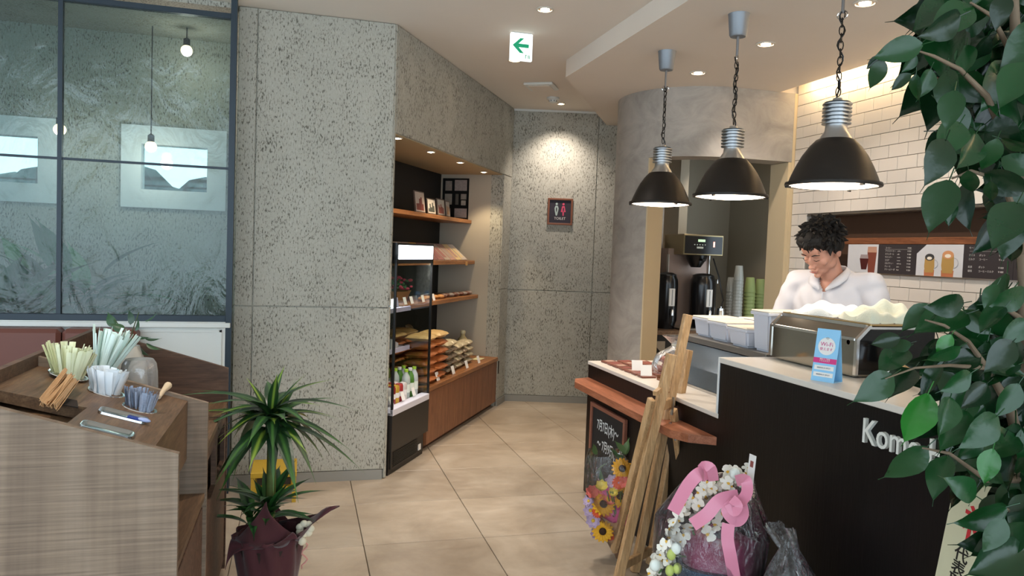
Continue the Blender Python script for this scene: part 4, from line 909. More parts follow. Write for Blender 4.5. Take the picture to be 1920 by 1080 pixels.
# ================================================================== counters
CF, LY1, SY, LZT, HZT = 1.70, 4.29, 2.80, .80, 1.037
t = thing('service_counter', 'dark brown service counter with white worktop stepping up towards the camera', 'counter', (2.0, 2.4, 0))
part('body', MB().box(CF, SY, .0, 2.32, LY1-.005, LZT-.02).box(CF, -.6, 0, 2.32, SY, HZT-.022), m_counter, t, W=True)
part('low_worktop', MB().box(CF-.004, SY-.005, LZT-.02, 2.34, LY1, LZT, .002), m_stone, t, W=True)
part('high_worktop', MB().box(CF-.004, -.6, HZT-.022, 2.34, SY, HZT, .002), m_stone, t, W=True)
part('end_edge', MB().box(CF-.004, SY, LZT, 2.34, SY+.012, HZT, .001), m_edge, t, W=True)
kz, kb = Ux(1622, 784, CF), Ux(1622, 832, CF)
capH = kz.z - kb.z; wK = abs(Ux(1724, 852, CF).y - kz.y)
tm_ = frame3((CF-.006, kz.y, (kz.z+kb.z)/2 - .0), (0, -1, 0), (0, 0, 1))
tx = text('lettering', 'Kome H', capH/.72, M('letter_white', '#dcdcd4', .5), tm_, t, .006, 'LEFT', 'white raised letters', bold=.0004)
bb = [v.co.x for v in tx.data.vertices]; w_all = max(bb)-min(bb)
tx.matrix_basis = Matrix.Translation((-2.0, -2.4, 0)) @ tm_ @ Matrix.Diagonal((.86, 1, 1, 1))
# wooden bag shelf on the counter front
s1 = .70
b = MB().prism([(CF, 4.28), (1.60, 4.24), (1.56, 4.14), (1.56, 2.95), (1.60, 2.86), (CF, 2.80)], s1-.035, s1, 'z')
solo('bag_shelf', b, m_rail, 'reddish brown wooden shelf rail along the dark counter front', 'shelf')
# chalkboard on the counter front
a, c = Ux(1113, 755, CF), Ux(1178, 787, CF); yb, ya = c.y, a.y; zt_b = (a.z + c.z)/2 + .004; zb_b = .13
t = thing('chalkboard', 'small chalkboard with pinkish wooden frame on the dark counter front', 'chalkboard', (CF-.001, (ya+yb)/2, zb_b)); hw = (ya-yb)/2; hh = zt_b - zb_b; mcf = M('chalk_frame', '#8e5a46', .5)
for q in ((-hw, 0, hw, .022), (-hw, hh-.022, hw, hh), (-hw, .022, -hw+.022, hh-.022), (hw-.022, .022, hw, hh-.022)): part('frame_bar', MB().box(-.02, q[0], q[1], 0, q[2], q[3], .002), mcf, t)
part('board', MB().box(-.009, -hw+.022, .022, -.001, hw-.022, hh-.022), M('chalk_black', '#1a1a1b', .7, noise=.2), t)
mch = M('chalk_white', '#d6dadb', .9)
for tx_, dz_, dy_ in (('7月7日(木)～', hh-.115, 0), ('〜 7月9日(土)', hh-.225, -.02)): text('writing', tx_, .074, mch, Matrix([[0, 0, -1, -.0098], [-1, 0, 0, dy_], [0, 1, 0, dz_], [0, 0, 0, 1]]), t, .0004, sx=.74, bold=.001)
# goods on the low worktop
m_choc = M('chocolate_bar', '#7a4a3c', .4, noise=.15, rnd=.15); m_tray = M('tray_walnut', '#7a4f38', .5)
k = 0
for r in range(3):
    for cc in range(7):
        y, x = 4.20 - cc*.085, 1.80 + r*.105; t = thing('wrapped_biscuit', 'brown wrapped biscuit, %s row from the worktop edge, %s from the far end' % (('first', 'second', 'third')[r], ('first', 'second', 'third', 'fourth', 'fifth', 'sixth', 'seventh')[cc]), 'biscuit', (x, y, LZT), R(-.12, .12), 'wrapped biscuits on the worktop')
        part('pack', MB().box(-.042, -.034, 0, .042, .034, .012, .003), m_choc, t); part('pack_print', MB().box(-.026, -.020, .012, .026, .020, .0126), (M('print_pale', '#b99a8a', .5), M('print_red', '#8a4a44', .5))[(r+cc) % 2], t)
t = thing('biscuit_tray', 'brown tray of biscuits beside the two white price cards', 'tray', (1.95, 3.56, LZT), 0)
part('tray', MB().box(-.13, -.055, 0, .13, .055, .008, .002).box(-.13, -.055, .008, .13, -.048, .026).box(-.13, .048, .008, .13, .055, .026), m_tray, t)
for i in range(4): part('biscuit', MB().box(-.11+i*.057, -.042, .0085, -.062+i*.057, .042, .024, .004), m_choc, t)
for i, (u, v) in enumerate(((1195, 697), (1212, 707))):
    p = Uz(u, v+2, LZT); solo('price_card', MB().box(-.03, -.001, 0, .03, .001, .07), m_paper, 'white price card on the low worktop, %s one' % ('left', 'right')[i], 'price card', 'worktop price cards', mw=Matrix.Translation((p.x, p.y, LZT+.001)) @ Matrix.Rotation(-.25, 4, 'Z') @ Matrix.Rotation(-.35, 4, 'X'))
c = Uz(1237, 702, LZT); t = thing('sweets_bag', 'clear bag of reddish brown baked sweets on the low worktop behind the easel', 'bag', (c.x+.10, c.y, LZT)); b = MB()
for i in range(46): b.ball(Vector((R(-.11, .11), R(-.075, .075), .022 + .030*(i//16) + R(0, .006))), R(.02, .027), 8, 6, (1, 1, .8))
part('sweets', b, M('baked_red', '#9c5a46', .5, noise=.3, nscale=40), t, True)
part('cellophane', MB().lathe([(.13, .0), (.145, .05), (.12, .11), (.05, .15), (.03, .165), (.07, .20), (.09, .215)], 22, cap=False, sy=.75), m_cello, t, True)
part('ribbon', MB().lathe([(.033, .158), (.036, .165), (.033, .172)], 14, cap=False, sy=.75), M('ribbon_cream', '#e0d3bb', .5), t, True)
# glass showcase on the low worktop
DX, DY0, DY1 = 1.90, 2.85, 3.62
t = thing('glass_showcase', 'grey-blue glass-fronted counter showcase carrying the white tubs', 'display case', (2.1, (DY0+DY1)/2, LZT)); ZT = 1.045
part('base', MB().box(DX-.0, DY0, LZT, 2.33, DY1, LZT+.012), m_steel, t, W=True)
prof = [(DX+.005, LZT+.012), (DX+.02, LZT+.10), (DX+.055, ZT-.035)]
b = MB(); b.prism([(x, z) for x, z in prof] + [(x+.004, z) for x, z in prof[::-1]], DY0+.004, DY1-.02, 'y'); part('front_glass', b, clear('showcase_front_glass', '#dfe6ea', .06, .15, body=.45, bodycol='#7f888e'), t, W=True)  # diffuse grey-blue body paints the reflected sky into the glass
part('inner_panel', MB().prism([(DX+.03, LZT+.013), (DX+.075, ZT-.04), (2.3, ZT-.04), (2.3, LZT+.013)], DY0+.01, DY1-.03, 'y'), M('showcase_inner', '#8d9296', .35, .25), t, W=True)
part('top', MB().box(DX+.05, DY0, ZT-.03, 2.33, DY1, ZT, .003), M('showcase_top', '#77746f', .4, .4), t, W=True)
part('end_glass', MB().prism([(DX+.005, LZT+.012), (DX+.055, ZT-.03), (2.3, ZT-.03), (2.3, LZT+.012)], DY1-.02, DY1-.014, 'y'), m_glass, t, W=True)
m_tub = M('white_tub', '#c9ccd6', .35, trans=.0); m_lid = M('cream_lid', '#e3d9c8', .45)
def tub(x, y, z, w, d, h, label, lid=True, rz=0):
    t = thing('plastic_tub', label, 'tub', (x, y, z), rz, 'white plastic tubs')
    b = MB(); k = .88; vs = []
    for (q, zz) in ((k, 0), (1, h)): vs += [(-w/2*q, -d/2*q, zz), (w/2*q, -d/2*q, zz), (w/2*q, d/2*q, zz), (-w/2*q, d/2*q, zz)]
    b.verts(vs, [(0, 3, 2, 1), (4, 5, 6, 7), (0, 1, 5, 4), (1, 2, 6, 5), (2, 3, 7, 6), (3, 0, 4, 7)]); bmesh.ops.bevel(b.b, geom=[e for e in b.b.edges], offset=.01, segments=3, affect='EDGES')
    part('body', b, m_tub, t, 40); part('rim', MB().box(-w/2-.006, -d/2-.006, h-.014, w/2+.006, d/2+.006, h, .003), m_tub, t)
    if lid: part('lid', MB().box(-w/2-.004, -d/2-.004, h, w/2+.004, d/2+.004, h+.008, .003), m_lid, t, 30)
tub(2.10, 3.50, ZT, .20, .16, .095, 'low white tub with cream lid at the far end of the showcase top')
tub(2.08, 3.31, ZT, .20, .17, .092, 'low white tub with cream lid, second on the showcase top')
tub(2.06, 3.10, ZT, .20, .16, .085, 'low white tub with cream lid beside the tall white one')
tub(2.07, 2.935, ZT, .20, .13, .175, 'tall white tub next to the steel machine', True)
tub(2.26, 3.36, ZT, .12, .20, .10, 'small white tub at the back of the showcase top'); 
# steel bar machine
MX0, MX1, MY0, MY1, MZ0, MZ1 = 1.925, 2.27, 2.27, 2.795, HZT, 1.228
t = thing('steel_bar_machine', 'boxy stainless steel bar machine with black side on the high worktop', 'machine', ((MX0+MX1)/2, (MY0+MY1)/2, HZT))
m_mir = M('polished_steel', '#9d9a92', .10, 1, bump=.03, bscale=14)
part('body', MB().prism([(MX0+.004, MZ0+.006), (MX0+.004, MZ1-.05), (MX0+.05, MZ1-.004), (MX1, MZ1-.004), (MX1, MZ0+.006)], MY0+.014, MY1-.014, 'y'), m_mir, t, W=True)
for y0, y1 in ((MY0, MY0+.014), (MY1-.014, MY1)):
    fr_ = MB(); fr_.prism([(MX0, MZ0+.012), (MX0, MZ1-.048), (MX0+.05, MZ1), (MX1, MZ1), (MX1, MZ1-.012), (MX0+.055, MZ1-.012), (MX0+.012, MZ1-.053), (MX0+.012, MZ0+.012)], y0, y1, 'y'); part('frame', fr_, m_chrome, t, W=True)
part('top_edge', MB().bar((MX0+.05, MY0+.014, MZ1-.003), (MX0+.05, MY1-.014, MZ1-.003), .012).bar((MX0+.003, MY0+.014, MZ1-.05), (MX0+.003, MY1-.014, MZ1-.05), .01), m_chrome, t, W=True)
part('side_panel', MB().prism([(MX0+.014, MZ0+.014), (MX0+.014, MZ1-.055), (MX0+.056, MZ1-.014), (MX1-.002, MZ1-.014), (MX1-.002, MZ0+.014)], MY0+.002, MY0+.013, 'y'), M('gloss_black', '#0d0c0c', .08), t, W=True)
part('top_rim', MB().box(MX0+.06, MY0, MZ1-.004, MX1, MY0+.012, MZ1+.006).box(MX0+.06, MY1-.012, MZ1-.004, MX1, MY1, MZ1+.006).box(MX1-.012, MY0+.012, MZ1-.004, MX1, MY1-.012, MZ1+.006).box(MX0+.06, MY0+.012, MZ1-.004, MX0+.07, MY1-.012, MZ1+.006), M('brass_edge', '#b89a68', .3, .8), t, W=True)
for x in (MX0+.04, MX1-.05):
    for y in (MY0+.05, MY1-.06): part('foot', MB().lathe([(.014, 0), (.014, .012)], 12, (x, y, HZT)), m_plastic_b, t, W=True)
part('button', MB().lathe([(.009, 0), (.009, .01), (0, .01)], 12), M('button_red', '#b02a30', .4), t, W=False, mw=frame3(Vector((MX0+.004, MY0+.05, MZ1-.065)) - Vector(((MX0+MX1)/2, (MY0+MY1)/2, HZT)), (0, 1, 0), (0, 0, 1)) , label='small red button')
# towels on the machine
m_tw = M('towel_white', '#d2d4d0', .95, sheen=.4, bump=.5, bscale=150); m_tw2 = M('towel_cream', '#d2d2bc', .95, sheen=.4, bump=.5, bscale=150)
def towel(name, cx, cy, z, lx, ly, h, mat, label, seed, rz=0):
    rs = random.Random(seed); ph = [rs.uniform(0, 6) for _ in range(6)]
    def f(u, v, top=True):
        x, y = u-.5, v-.5; e = max(0, 1-(2*abs(x))**3)*max(0, 1-(2*abs(y))**3); w = h*e**.45*(.62 + .22*math.sin(7*u+ph[0]+3*v) + .2*math.sin(11*v+ph[1]+4*u) + .12*math.sin(19*u+ph[2]-7*v))
        return Vector((x*lx*(1+.1*math.sin(6*v+ph[3])), y*ly*(1+.1*math.sin(7*u+ph[4])), .003 + max(0, w)))
    b = MB(); b.patch(f, 34, 34); b.patch(lambda u, v: Vector((f(u, v).x, f(u, v).y, 0)), 34, 34); bmesh.ops.remove_doubles(b.b, verts=b.b.verts, dist=.0031)
    return solo(name, b, mat, label, 'towel', smooth=True, mw=Matrix.Translation((cx, cy, z)) @ Matrix.Rotation(rz, 4, 'Z'))
towel('towel', 2.11, 2.65, MZ1+.0065, .22, .25, .05, m_tw, 'white crumpled towel at the left on the steel machine', 3, .1)
towel('towel', 2.12, 2.39, MZ1+.0065, .22, .22, .075, m_tw2, 'thicker cream towel at the right on the steel machine', 8, -.2)
# wi-fi stand
a, c = Ux(1520, 714, 1.775), Ux(1563, 617, 1.775); wy = abs(Ux(1563, 718, 1.775).y - a.y); p = Vector((1.775, (a.y + Ux(1563, 718, 1.775).y)/2, HZT))
p0, p1 = Uz(1520, 712, HZT), Uz(1563, 719, HZT); hS = Ux(1541, 617, (p0.x+p1.x)/2).z - HZT; X = (p1-p0); WS = X.length; X.normalize()
t = thing('wifi_stand', 'light blue wi-fi card stand with round white badge on the worktop edge', 'sign', mw=frame3((p0+p1)/2, X, (X.y*-1, X.x, 0)))
# local x along the card, y away from the camera, z up
m_blue = M('wifi_blue', '#8cc4e8', .5); b = MB().prism([(0, 0), (0.03, hS), (.032, hS), (.002, 0)], -WS/2, WS/2, 'x'); part('front_card', b, m_blue, t)
b = MB().prism([(.06, 0), (.030, hS), (.032, hS), (.062, 0)], -WS/2, WS/2, 'x'); part('back_card', b, m_blue, t); part('foot_card', MB().box(-WS/2, .003, 0, WS/2, .059, .0015), m_blue, t)
ang = math.atan2(.03, hS); FM = Matrix.Rotation(-ang, 4, 'X')
def onc(b, name, mat, y=0): part(name, b, mat, t, mw=FM)
b = MB().prism([(WS*.37*math.cos(g), hS*.68 + WS*.37*math.sin(g)) for g in np.linspace(0, 2*PI, 29)[:-1]], -.0012, -.0002); onc(b, 'badge', m_paper)
onc(MB().box(-WS/2, -.001, hS*.35, WS/2, -.0001, hS*.45), 'pink_band', M('wifi_pink', '#cf2f7c', .5))
for z0 in (.22, .09): onc(MB().box(-WS*.42, -.001, hS*z0, WS*.42, -.0001, hS*(z0+.085)), 'white_strip', m_paper)
TF = lambda x, z, y=-.0016: FM @ Matrix([[1, 0, 0, x], [0, 0, -1, y], [0, 1, 0, z], [0, 0, 0, 1]])
mpk = M('print_magenta', '#c23a80', .5); mgr = M('print_grey', '#70757c', .6)
text('lettering', 'Wi-Fi', WS*.24, mpk, TF(0, hS*.715), t, .0003); text('lettering', '使えます', WS*.14, mpk, TF(0, hS*.62), t, .0003)
text('lettering', '無料でご利用\nいただけます', WS*.075, m_paper, TF(0, hS*.41), t, .0003); text('lettering', '0000Wi-Fi SPOT', WS*.085, mgr, TF(0, hS*.26), t, .0003); text('lettering', '0000Wi-Fi SPOT', WS*.085, mgr, TF(0, hS*.13), t, .0003)
b = MB()
for r in (.005, .009): b.tube([Vector((r*math.cos(g), -.0014, hS*.80 + r*math.sin(g))) for g in np.linspace(PI*.25, PI*.75, 6)], .0008, 4)
onc(b, 'wifi_mark', mgr)
# dark things behind the near part of the counter
t = thing('grinder', 'black coffee grinder with clear hopper behind the leaves on the high worktop', 'coffee grinder', (2.12, 1.78, HZT))
part('body', MB().box(-.09, -.12, 0, .11, .12, .16, .01), m_plastic_b, t); part('column', MB().box(-.02, -.06, .16, .09, .06, .22, .01), m_plastic_b, t); part('hopper', MB().lathe([(.04, .22), (.07, .27), (.075, .33), (.0, .335)], 20, (.03, 0, 0)), m_cup, t, True); part('knob', MB().lathe([(.02, 0), (.018, .015), (0, .016)], 14, (-.05, 0, .16)), M('button_red'), t, True)
t = thing('milk_jug', 'small steel milk jug behind the leaves on the high worktop', 'jug', (2.15, 2.08, HZT))
part('body', MB().lathe([(.04, 0), (.048, .01), (.05, .05), (.04, .09), (.043, .11), (.040, .11), (.036, .09), (.044, .05), (0, .012)], 22, cap=False), m_chrome, t, True); part('handle', MB().tube([(.0, -.045, .09), (0, -.075, .085), (0, -.078, .05), (0, -.05, .03)], .004, 6), m_chrome, t, True)
t = thing('wood_box', 'small light wooden box on the worktop right of the steel machine', 'box', (1.98, 2.13, HZT)); part('body', MB().box(-.03, -.04, 0, .03, .04, .09, .003), m_easel, t); part('card', MB().box(-.034, -.03, .02, -.0305, .03, .075), m_paper, t)
t = thing('register', 'dark cash register with pale keypad half hidden by the leaves', 'till', (2.05, 1.42, HZT)); part('body', MB().prism([(-.12, 0), (.14, 0), (.14, .12), (.02, .12), (-.12, .04)], -.13, .13, 'y'), m_plastic_b, t); part('keypad', MB().box(-.06, -.1, 0, .06, .1, .006), M('keypad_grey', '#b8bcc4', .5), t, mw=Matrix.Translation((-.05, 0, .082)) @ Matrix.Rotation(-.52, 4, 'Y')); part('screen', MB().box(-.01, -.1, .12, .012, .1, .25, .004), m_plastic_b, t)
# ================================================================== menu boards on the right wall
MX = TX - .012; mz0, mz1 = RZ0-.002, 1.575
ys = [Ux(u, 515, MX).y for u in (1590, 1647, 1719, 1807, 1902)] + [2.0]
def mthing(y1, y0, label): return thing('menu_panel', label, 'menu', (MX, (y0+y1)/2, mz0), 0, 'menu panels below the wooden rail')
m_slate = M('menu_slate', '#2f292b', .6); m_mbg = M('menu_photo_grey', '#c9c9cc', .5, noise=.06, nscale=12); H_ = mz1 - mz0
WM = lambda y, z, x=-.0125: Matrix([[0, 0, -1, x], [-1, 0, 0, y], [0, 1, 0, z], [0, 0, 0, 1]])
for i, (lab, dark) in enumerate((('menu photo of two iced drinks beside the man\'s head', 0), ('dark menu panel listing drinks beside the iced drink photo', 1), ('menu photo of two golden coffee mugs', 0), ('dark menu panel right of the coffee mugs', 1), ('dark menu panel at the right edge behind the leaves', 1))):
    y1, y0 = ys[i], ys[i+1]; t = mthing(y1, y0, lab); hw = (y1-y0)/2
    part('panel', MB().box(-.010, -hw+.001, 0, 0, hw-.001, H_), m_slate if dark else m_mbg, t); part('trim', MB().box(-.013, -hw, -.008, .0, hw, 0), m_steel, t)
    mw_ = M('menu_print', '#c4c0bc', .6)
    if i == 1:
        rows = [('コーヒー', '', '￥420')] + [(a_, b_, c_) for a_, b_, c_ in (('アイスコーヒー', 'coffee', '￥420'), ('カフェオーレ', 'milk', '￥480'), ('ウインナー', 'cream', '￥480'), ('ココア', 'cocoa', '￥500'), ('ミルクティー', 'milk tea', '￥450'), ('ジュース', 'juice', '￥430'), ('クリームソーダ', 'float', '￥520'))]
        for j, (a_, b_, c_) in enumerate(rows):
            z = H_*(.88 - j*.105)
            text('print', a_, .0135, mw_, WM(hw*.62, z, -.0104), t, .0002, 'LEFT', sx=.9)
            if b_: text('print', b_, .0105, mw_, WM(-hw*.02, z, -.0104), t, .0002, 'LEFT')
            text('print', c_, .0125, mw_, WM(-hw*.52, z, -.0104), t, .0002, 'LEFT')
        part('rule', MB().box(-.0106, -hw*.75, H_*.83, -.0101, hw*.65, H_*.835), mw_, t)
    if i == 3:
        for z, a_, b_, c_ in ((.9, 'モーニング', '', '￥420'), (.68, 'アイス', 'ポット', '￥480'), (.56, 'ミルク', 'コーヒー', '￥480'), (.33, '紅茶', 'ポット', '￥400'), (.21, '緑茶', 'コーヒーミルク', '￥480')):
            for s_, y_ in ((a_, hw*.78), (b_, hw*.35), (c_, -hw*.42)):
                if s_: text('print', s_, .0135, mw_, WM(y_, H_*z, -.0104), t, .0002, 'LEFT')
        part('rule', MB().box(-.0106, -hw*.75, H_*.8, -.0101, hw*.75, H_*.805), mw_, t)
    def flat(poly, mat, name, x=-.0105): part(name, MB().prism([(a_, b_) for a_, b_ in poly], x, x+.0006, 'x'), mat, t)
    if i == 0:
        yy_ = -hw*.62
        flat([(yy_+.03, .0), (yy_+.042, H_*.72), (yy_-.038, H_*.72), (yy_-.026, 0)], M('tea_brown', '#7c4234', .4), 'glass_print'); flat([(yy_+.043, H_*.72), (yy_+.04, H_*.92), (yy_-.036, H_*.92), (yy_-.039, H_*.72)], M('foam_tan', '#b98e78', .4), 'foam_print')
        flat([(yy_+.09, .02), (yy_+.108, H_*.5), (yy_+.03, H_*.5), (yy_+.045, .02)], M('cola_dark', '#4a1c1c', .4), 'glass_print', -.0112); flat([(yy_+.106, H_*.5), (yy_+.10, H_*.64), (yy_+.038, H_*.64), (yy_+.032, H_*.5)], M('ice_pale', '#9a8c8c', .4), 'ice_print', -.0112)
    if i == 2:
        flat([(hw, H_), (hw-.07, H_), (hw, H_*.7)], m_slate, 'corner_print')
        for yy_, sc, top in ((hw*.40, .85, '#3a3a3c'), (-hw*.38, 1.0, '#c98e62')):
            w_ = .043*sc; z0 = H_*.13; z1 = z0 + H_*.55*sc
            flat([(yy_+w_*.95, 0), (yy_+w_, z0+.012), (yy_-w_, z0+.012), (yy_-w_*.95, 0)], M('saucer_orange', '#b8704a', .5), 'saucer_print')
            flat([(yy_+w_*.8, z0-.004), (yy_+w_, z1*.5), (yy_+w_*.9, z1), (yy_-w_*.9, z1), (yy_-w_, z1*.5), (yy_-w_*.8, z0-.004)], M('mug_gold', '#b08c50', .4), 'mug_print', -.0112)
            flat([(yy_ + w_*.9*math.cos(g), z1 + w_*.55*math.sin(g)) for g in np.linspace(0, 2*PI, 17)[:-1]], M('mugtop'+top, top, .5), 'coffee_print', -.0118); flat([(yy_ + w_*.5*math.cos(g), z1-.006 + w_*.25*math.sin(g)) for g in np.linspace(0, 2*PI, 13)[:-1]], M('cream_print', '#e4dac8', .5), 'cream_print', -.0122)
            b = MB().tube([Vector((-.0112, yy_ - w_ - .028*sc*math.sin(g), z0 + (z1-z0)*(.55 + .28*math.cos(g)))) for g in np.linspace(0, PI, 9)], .0022, 5); part('handle_print', b, M('glass_grey_print', '#a3a4a8', .4), t)
part_ = None
# ================================================================== kitchen things
KY = 5.50; KZ = .862
b = MB().box(2.63, KY-.05, KZ-.035, KR-.02, KY+.55, KZ, .003); t = thing('kitchen_bench', 'dark kitchen bench with wooden top behind the rounded opening', 'counter', (3.0, KY+.2, 0))
part('worktop', b, m_brown, t, W=True); part('body', MB().box(2.74, KY, 0, KR-.04, KY+.5, KZ-.036), M('kitchen_black', '#1b1613', .6), t, W=True)
part('shelf_edge', MB().box(2.64, KY-.04, .62, KR-.04, KY, .64), M('shelf_edge_tan', '#8a7558', .5), t, W=True)
def airpot(u, yk, h, r, label):
    x = Uy(u, 600, yk).x; t = thing('airpot', label, 'coffee urn', (x, yk, KZ), 0, 'black coffee urns')
    part('body', MB().lathe([(r*.8, 0), (r*.82, .02), (r, .07), (r, h*.8), (r*.96, h*.9), (r*.8, h*.97), (0, h)], 28), M('urn_black', '#141314', .22), t, 50)
    part('sight_glass', MB().box(-.026, -r-.008, h*.42, .026, -r+.006, h*.74, .003), M('gauge_white', '#d5d5d2', .3), t); part('gauge_line', MB().box(-.004, -r-.0095, h*.44, .004, -r-.008, h*.72), M('gauge_tube', '#8d9090', .2), t)
    part('tap', MB().lathe([(.014, -.02), (.014, .02), (.008, .03), (0, .03)], 12, (0, -r-.02, h*.30)), m_chrome, t, True); part('spout', MB().box(-.01, -r-.015, h*.22, .01, -r+.01, h*.36), m_plastic_b, t)
    part('lid', MB().lathe([(r*.82, h*.965), (r*.8, h*.99), (r*.5, h*1.02), (0, h*1.03)], 24), m_plastic_b, t, 50); return t
h1 = Uy(1248, 513, KY+.14).z - KZ
airpot(1248, KY+.14, h1, .088, 'black coffee urn at the left in the kitchen opening'); airpot(1315, KY+.12, h1, .108, 'black coffee urn standing under the brewer head')
bx0, bx1 = Uy(1281, 470, KY+.10).x, Uy(1356, 470, KY+.10).x; bz0, bz1 = Uy(1318, 479, KY+.10).z, Uy(1318, 440, KY+.10).z
t = thing('coffee_brewer', 'tall coffee brewer with green display above the right urn', 'coffee machine', ((bx0+bx1)/2, KY+.25, KZ)); xc = (bx0+bx1)/2; hwb = (bx1-bx0)/2
part('base', MB().box(xc-hwb-.05, KY+.0, KZ, xc+hwb-.03, KY+.42, KZ+.014), m_steel, t, W=True)
part('column', MB().box(xc-hwb-.05, KY+.26, KZ+.012, xc+hwb-.04, KY+.44, bz0+.05), M('brewer_pinkish', '#8f7a6e', .4, .3), t, W=True)
for x in (xc-hwb-.055, xc+hwb-.043): part('side_rail', MB().box(x, KY+.24, KZ+.012, x+.006, KY+.27, bz0), m_steel, t, W=True)
part('head', MB().box(bx0, KY+.10, bz0, bx1, KY+.44, bz1, .004), M('brewer_gold', '#8f8060', .3, .8), t, W=True)
part('control_panel', MB().box(bx0+.012, KY+.094, bz0+.012, bx1-.012, KY+.10, bz1-.014), M('panel_gloss_black', '#141313', .2), t, W=True)
part('display', MB().box(xc-.055, KY+.092, bz1-.06, xc+.01, KY+.094, bz1-.04), emis('display_green', '#6fae3a', .8), t, W=True)
b = MB()
for q in range(5): b.box(xc-.09+q*.024, KY+.0925, bz1-.088, xc-.08+q*.024, KY+.094, bz1-.08)
b.box(xc-.065, KY+.0925, bz1-.115, xc-.005, KY+.094, bz1-.10); part('buttons', b, M('button_pale', '#b9b9a8', .5), t, W=True)
part('brew_light', MB().box(xc+.085, KY+.0925, bz1-.10, xc+.10, KY+.094, bz1-.055), emis('brew_red', '#ff7a5a', 1.6), t, W=True)
part('funnel', MB().lathe([(.04, 0), (.085, .07), (.095, .10), (0, .10)], 24, (xc-.03, KY+.16, bz0-.10)), m_plastic_b, t, True, W=True); part('funnel_handle', MB().box(xc-.045, KY+.02, bz0-.045, xc-.015, KY+.09, bz0-.03, .003), m_plastic_b, t, W=True)
part('hose', MB().tube([Vector((xc+hwb-.03, KY+.2, bz0-.02)), Vector((xc+hwb+.03, KY+.2, 1.3)), Vector((xc+hwb+.06, KY+.16, 1.1)), Vector((xc+hwb-.02, KY+.1, .95)), Vector((xc+hwb-.02, KY+.06, KZ+.01))], .006, 6), m_plastic_b, t, True, W=True)
part('tap', MB().tube([Vector((xc+hwb-.04, KY+.24, bz0-.2)), Vector((xc+hwb+.02, KY+.2, bz0-.2)), Vector((xc+hwb+.02, KY+.2, bz0-.23))], .006, 6), m_chrome, t, True, W=True)
def cups(u, yk, r, z1, mat, label, n, name='cup_stack', taper=1.35):
    x = Uy(u, 560, yk).x; t = thing(name, label, 'cups', (x, yk, KZ)); H2 = z1-KZ
    part('cup', MB().lathe([(r, H2-.10), (r/taper, H2-.003), (r/taper-.003, H2), (0, H2)], 20, cap=False), mat, t, True)
    st_ = (H2-.10)/n
    for i in range(n): part('cup_rim', MB().lathe([(r*1.0, st_*i+.0), (r*1.05, st_*i+.003), (r*1.05, st_*i+.007), (r*.97, st_*i + st_)], 20, cap=False), mat, t, True)
mcl = M('clear_cup_body', '#b9b8ae', .2, trans=.35); mgc = M('green_cup', '#8f9a5e', .6); 
cups(1383, KY+.12, .040, Uy(1383, 498, KY+.12).z, mcl, 'tallest stack of clear plastic cups in the kitchen opening', 16)
cups(1370, KY+.2, .042, Uy(1372, 520, KY+.2).z, mcl, 'shorter stack of clear cups just left of the tallest one', 13)
cups(1405, KY+.16, .046, Uy(1405, 520, KY+.16).z, mgc, 'green paper cup stack, left of two', 11); cups(1424, KY+.2, .046, Uy(1424, 523, KY+.2).z, mgc, 'green paper cup stack, right of two', 11)
x = Uy(1345, 585, KY+.1).x; t = thing('steel_canister', 'small steel canister between the brewer and the clear cups', 'canister', (x+.03, KY+.1, KZ)); part('body', MB().lathe([(.035, 0), (.036, .15), (.03, .16), (0, .16)], 20), m_steel, t, 40); part('lid', MB().lathe([(.032, .155), (.03, .175), (.008, .18), (.008, .19), (0, .19)], 16), m_chrome, t, 40)
c = Uy(1222, 618, KY-.02); t = thing('timer', 'small white kitchen timer on the wooden bench edge', 'timer', mw=Matrix.Translation((c.x, KY-.01, KZ)) @ Matrix.Rotation(-.3, 4, 'X')); part('case', MB().box(-.032, -.008, 0, .032, .008, .075, .006), m_paper, t, 30); part('screen', MB().box(-.02, -.0095, .03, .02, -.0075, .065), M('lcd_dark', '#3c3a36', .3), t)
c = Uy(1262, 652, KY-.3); t = thing('steel_scoop', 'pale triangular card leaning below the kitchen bench', 'card', (c.x+.0, KY-.07, .66)); part('card', MB().prism([(-.07, .12), (.05, .0), (.05, .12)], 0, .003, 'y'), M('card_tan', '#8b8070', .6), t)
# ================================================================== easel, bouquets, banner
def Ud(u, v, dep): r = ray(u, v) / FPX; return Vector((r[0]*dep, r[1]*dep, EYE + r[2]*dep))
fb, fc, fd = Uz(1158, 1092, 0), Uz(1190, 1072, 0), Uz(1219, 1058, 0)
t = thing('easel', 'light pine wooden display easel standing before the dark counter', 'easel', fc)
def dep_of(p): return float(p[0]*(-RM[0][2]) + p[1]*(-RM[1][2]) + (p[2]-EYE)*(-RM[2][2]))
db, dc, dd = dep_of(fb), dep_of(fc), dep_of(fd)
tb, tc, td = Ud(1259, 664, db+.0), Ud(1290, 590, dc+.05), Ud(1291, 656, dd+.08)
part('front_leg', MB().bar(fb, tb, .030, .042, bev=.003), m_easel, t, W=True); part('mast', MB().bar(fc, tc, .030, .040, bev=.003), m_easel, t, W=True); part('front_leg', MB().bar(fd, td, .030, .040, bev=.003), m_easel, t, W=True)
ta = Ud(1222, 748, db-.06); fa = Uz(1147, 1050, 0); part('support_bar', MB().bar(fa + (ta-fa)*.06, ta, .026, .036, bev=.003), m_easel, t, W=True)
hinge = Ud(1262, 768, dc-.03); re = Uz(1300, 1040, 0); part('rear_leg', MB().bar(re, hinge, .026, .040, bev=.003), m_easel, t, W=True)
cr = fb.lerp(tb, .77); cr2 = fd.lerp(td, .77); part('cross_bar', MB().bar(cr, cr2, .022, .045, bev=.003), m_easel, t, W=True)
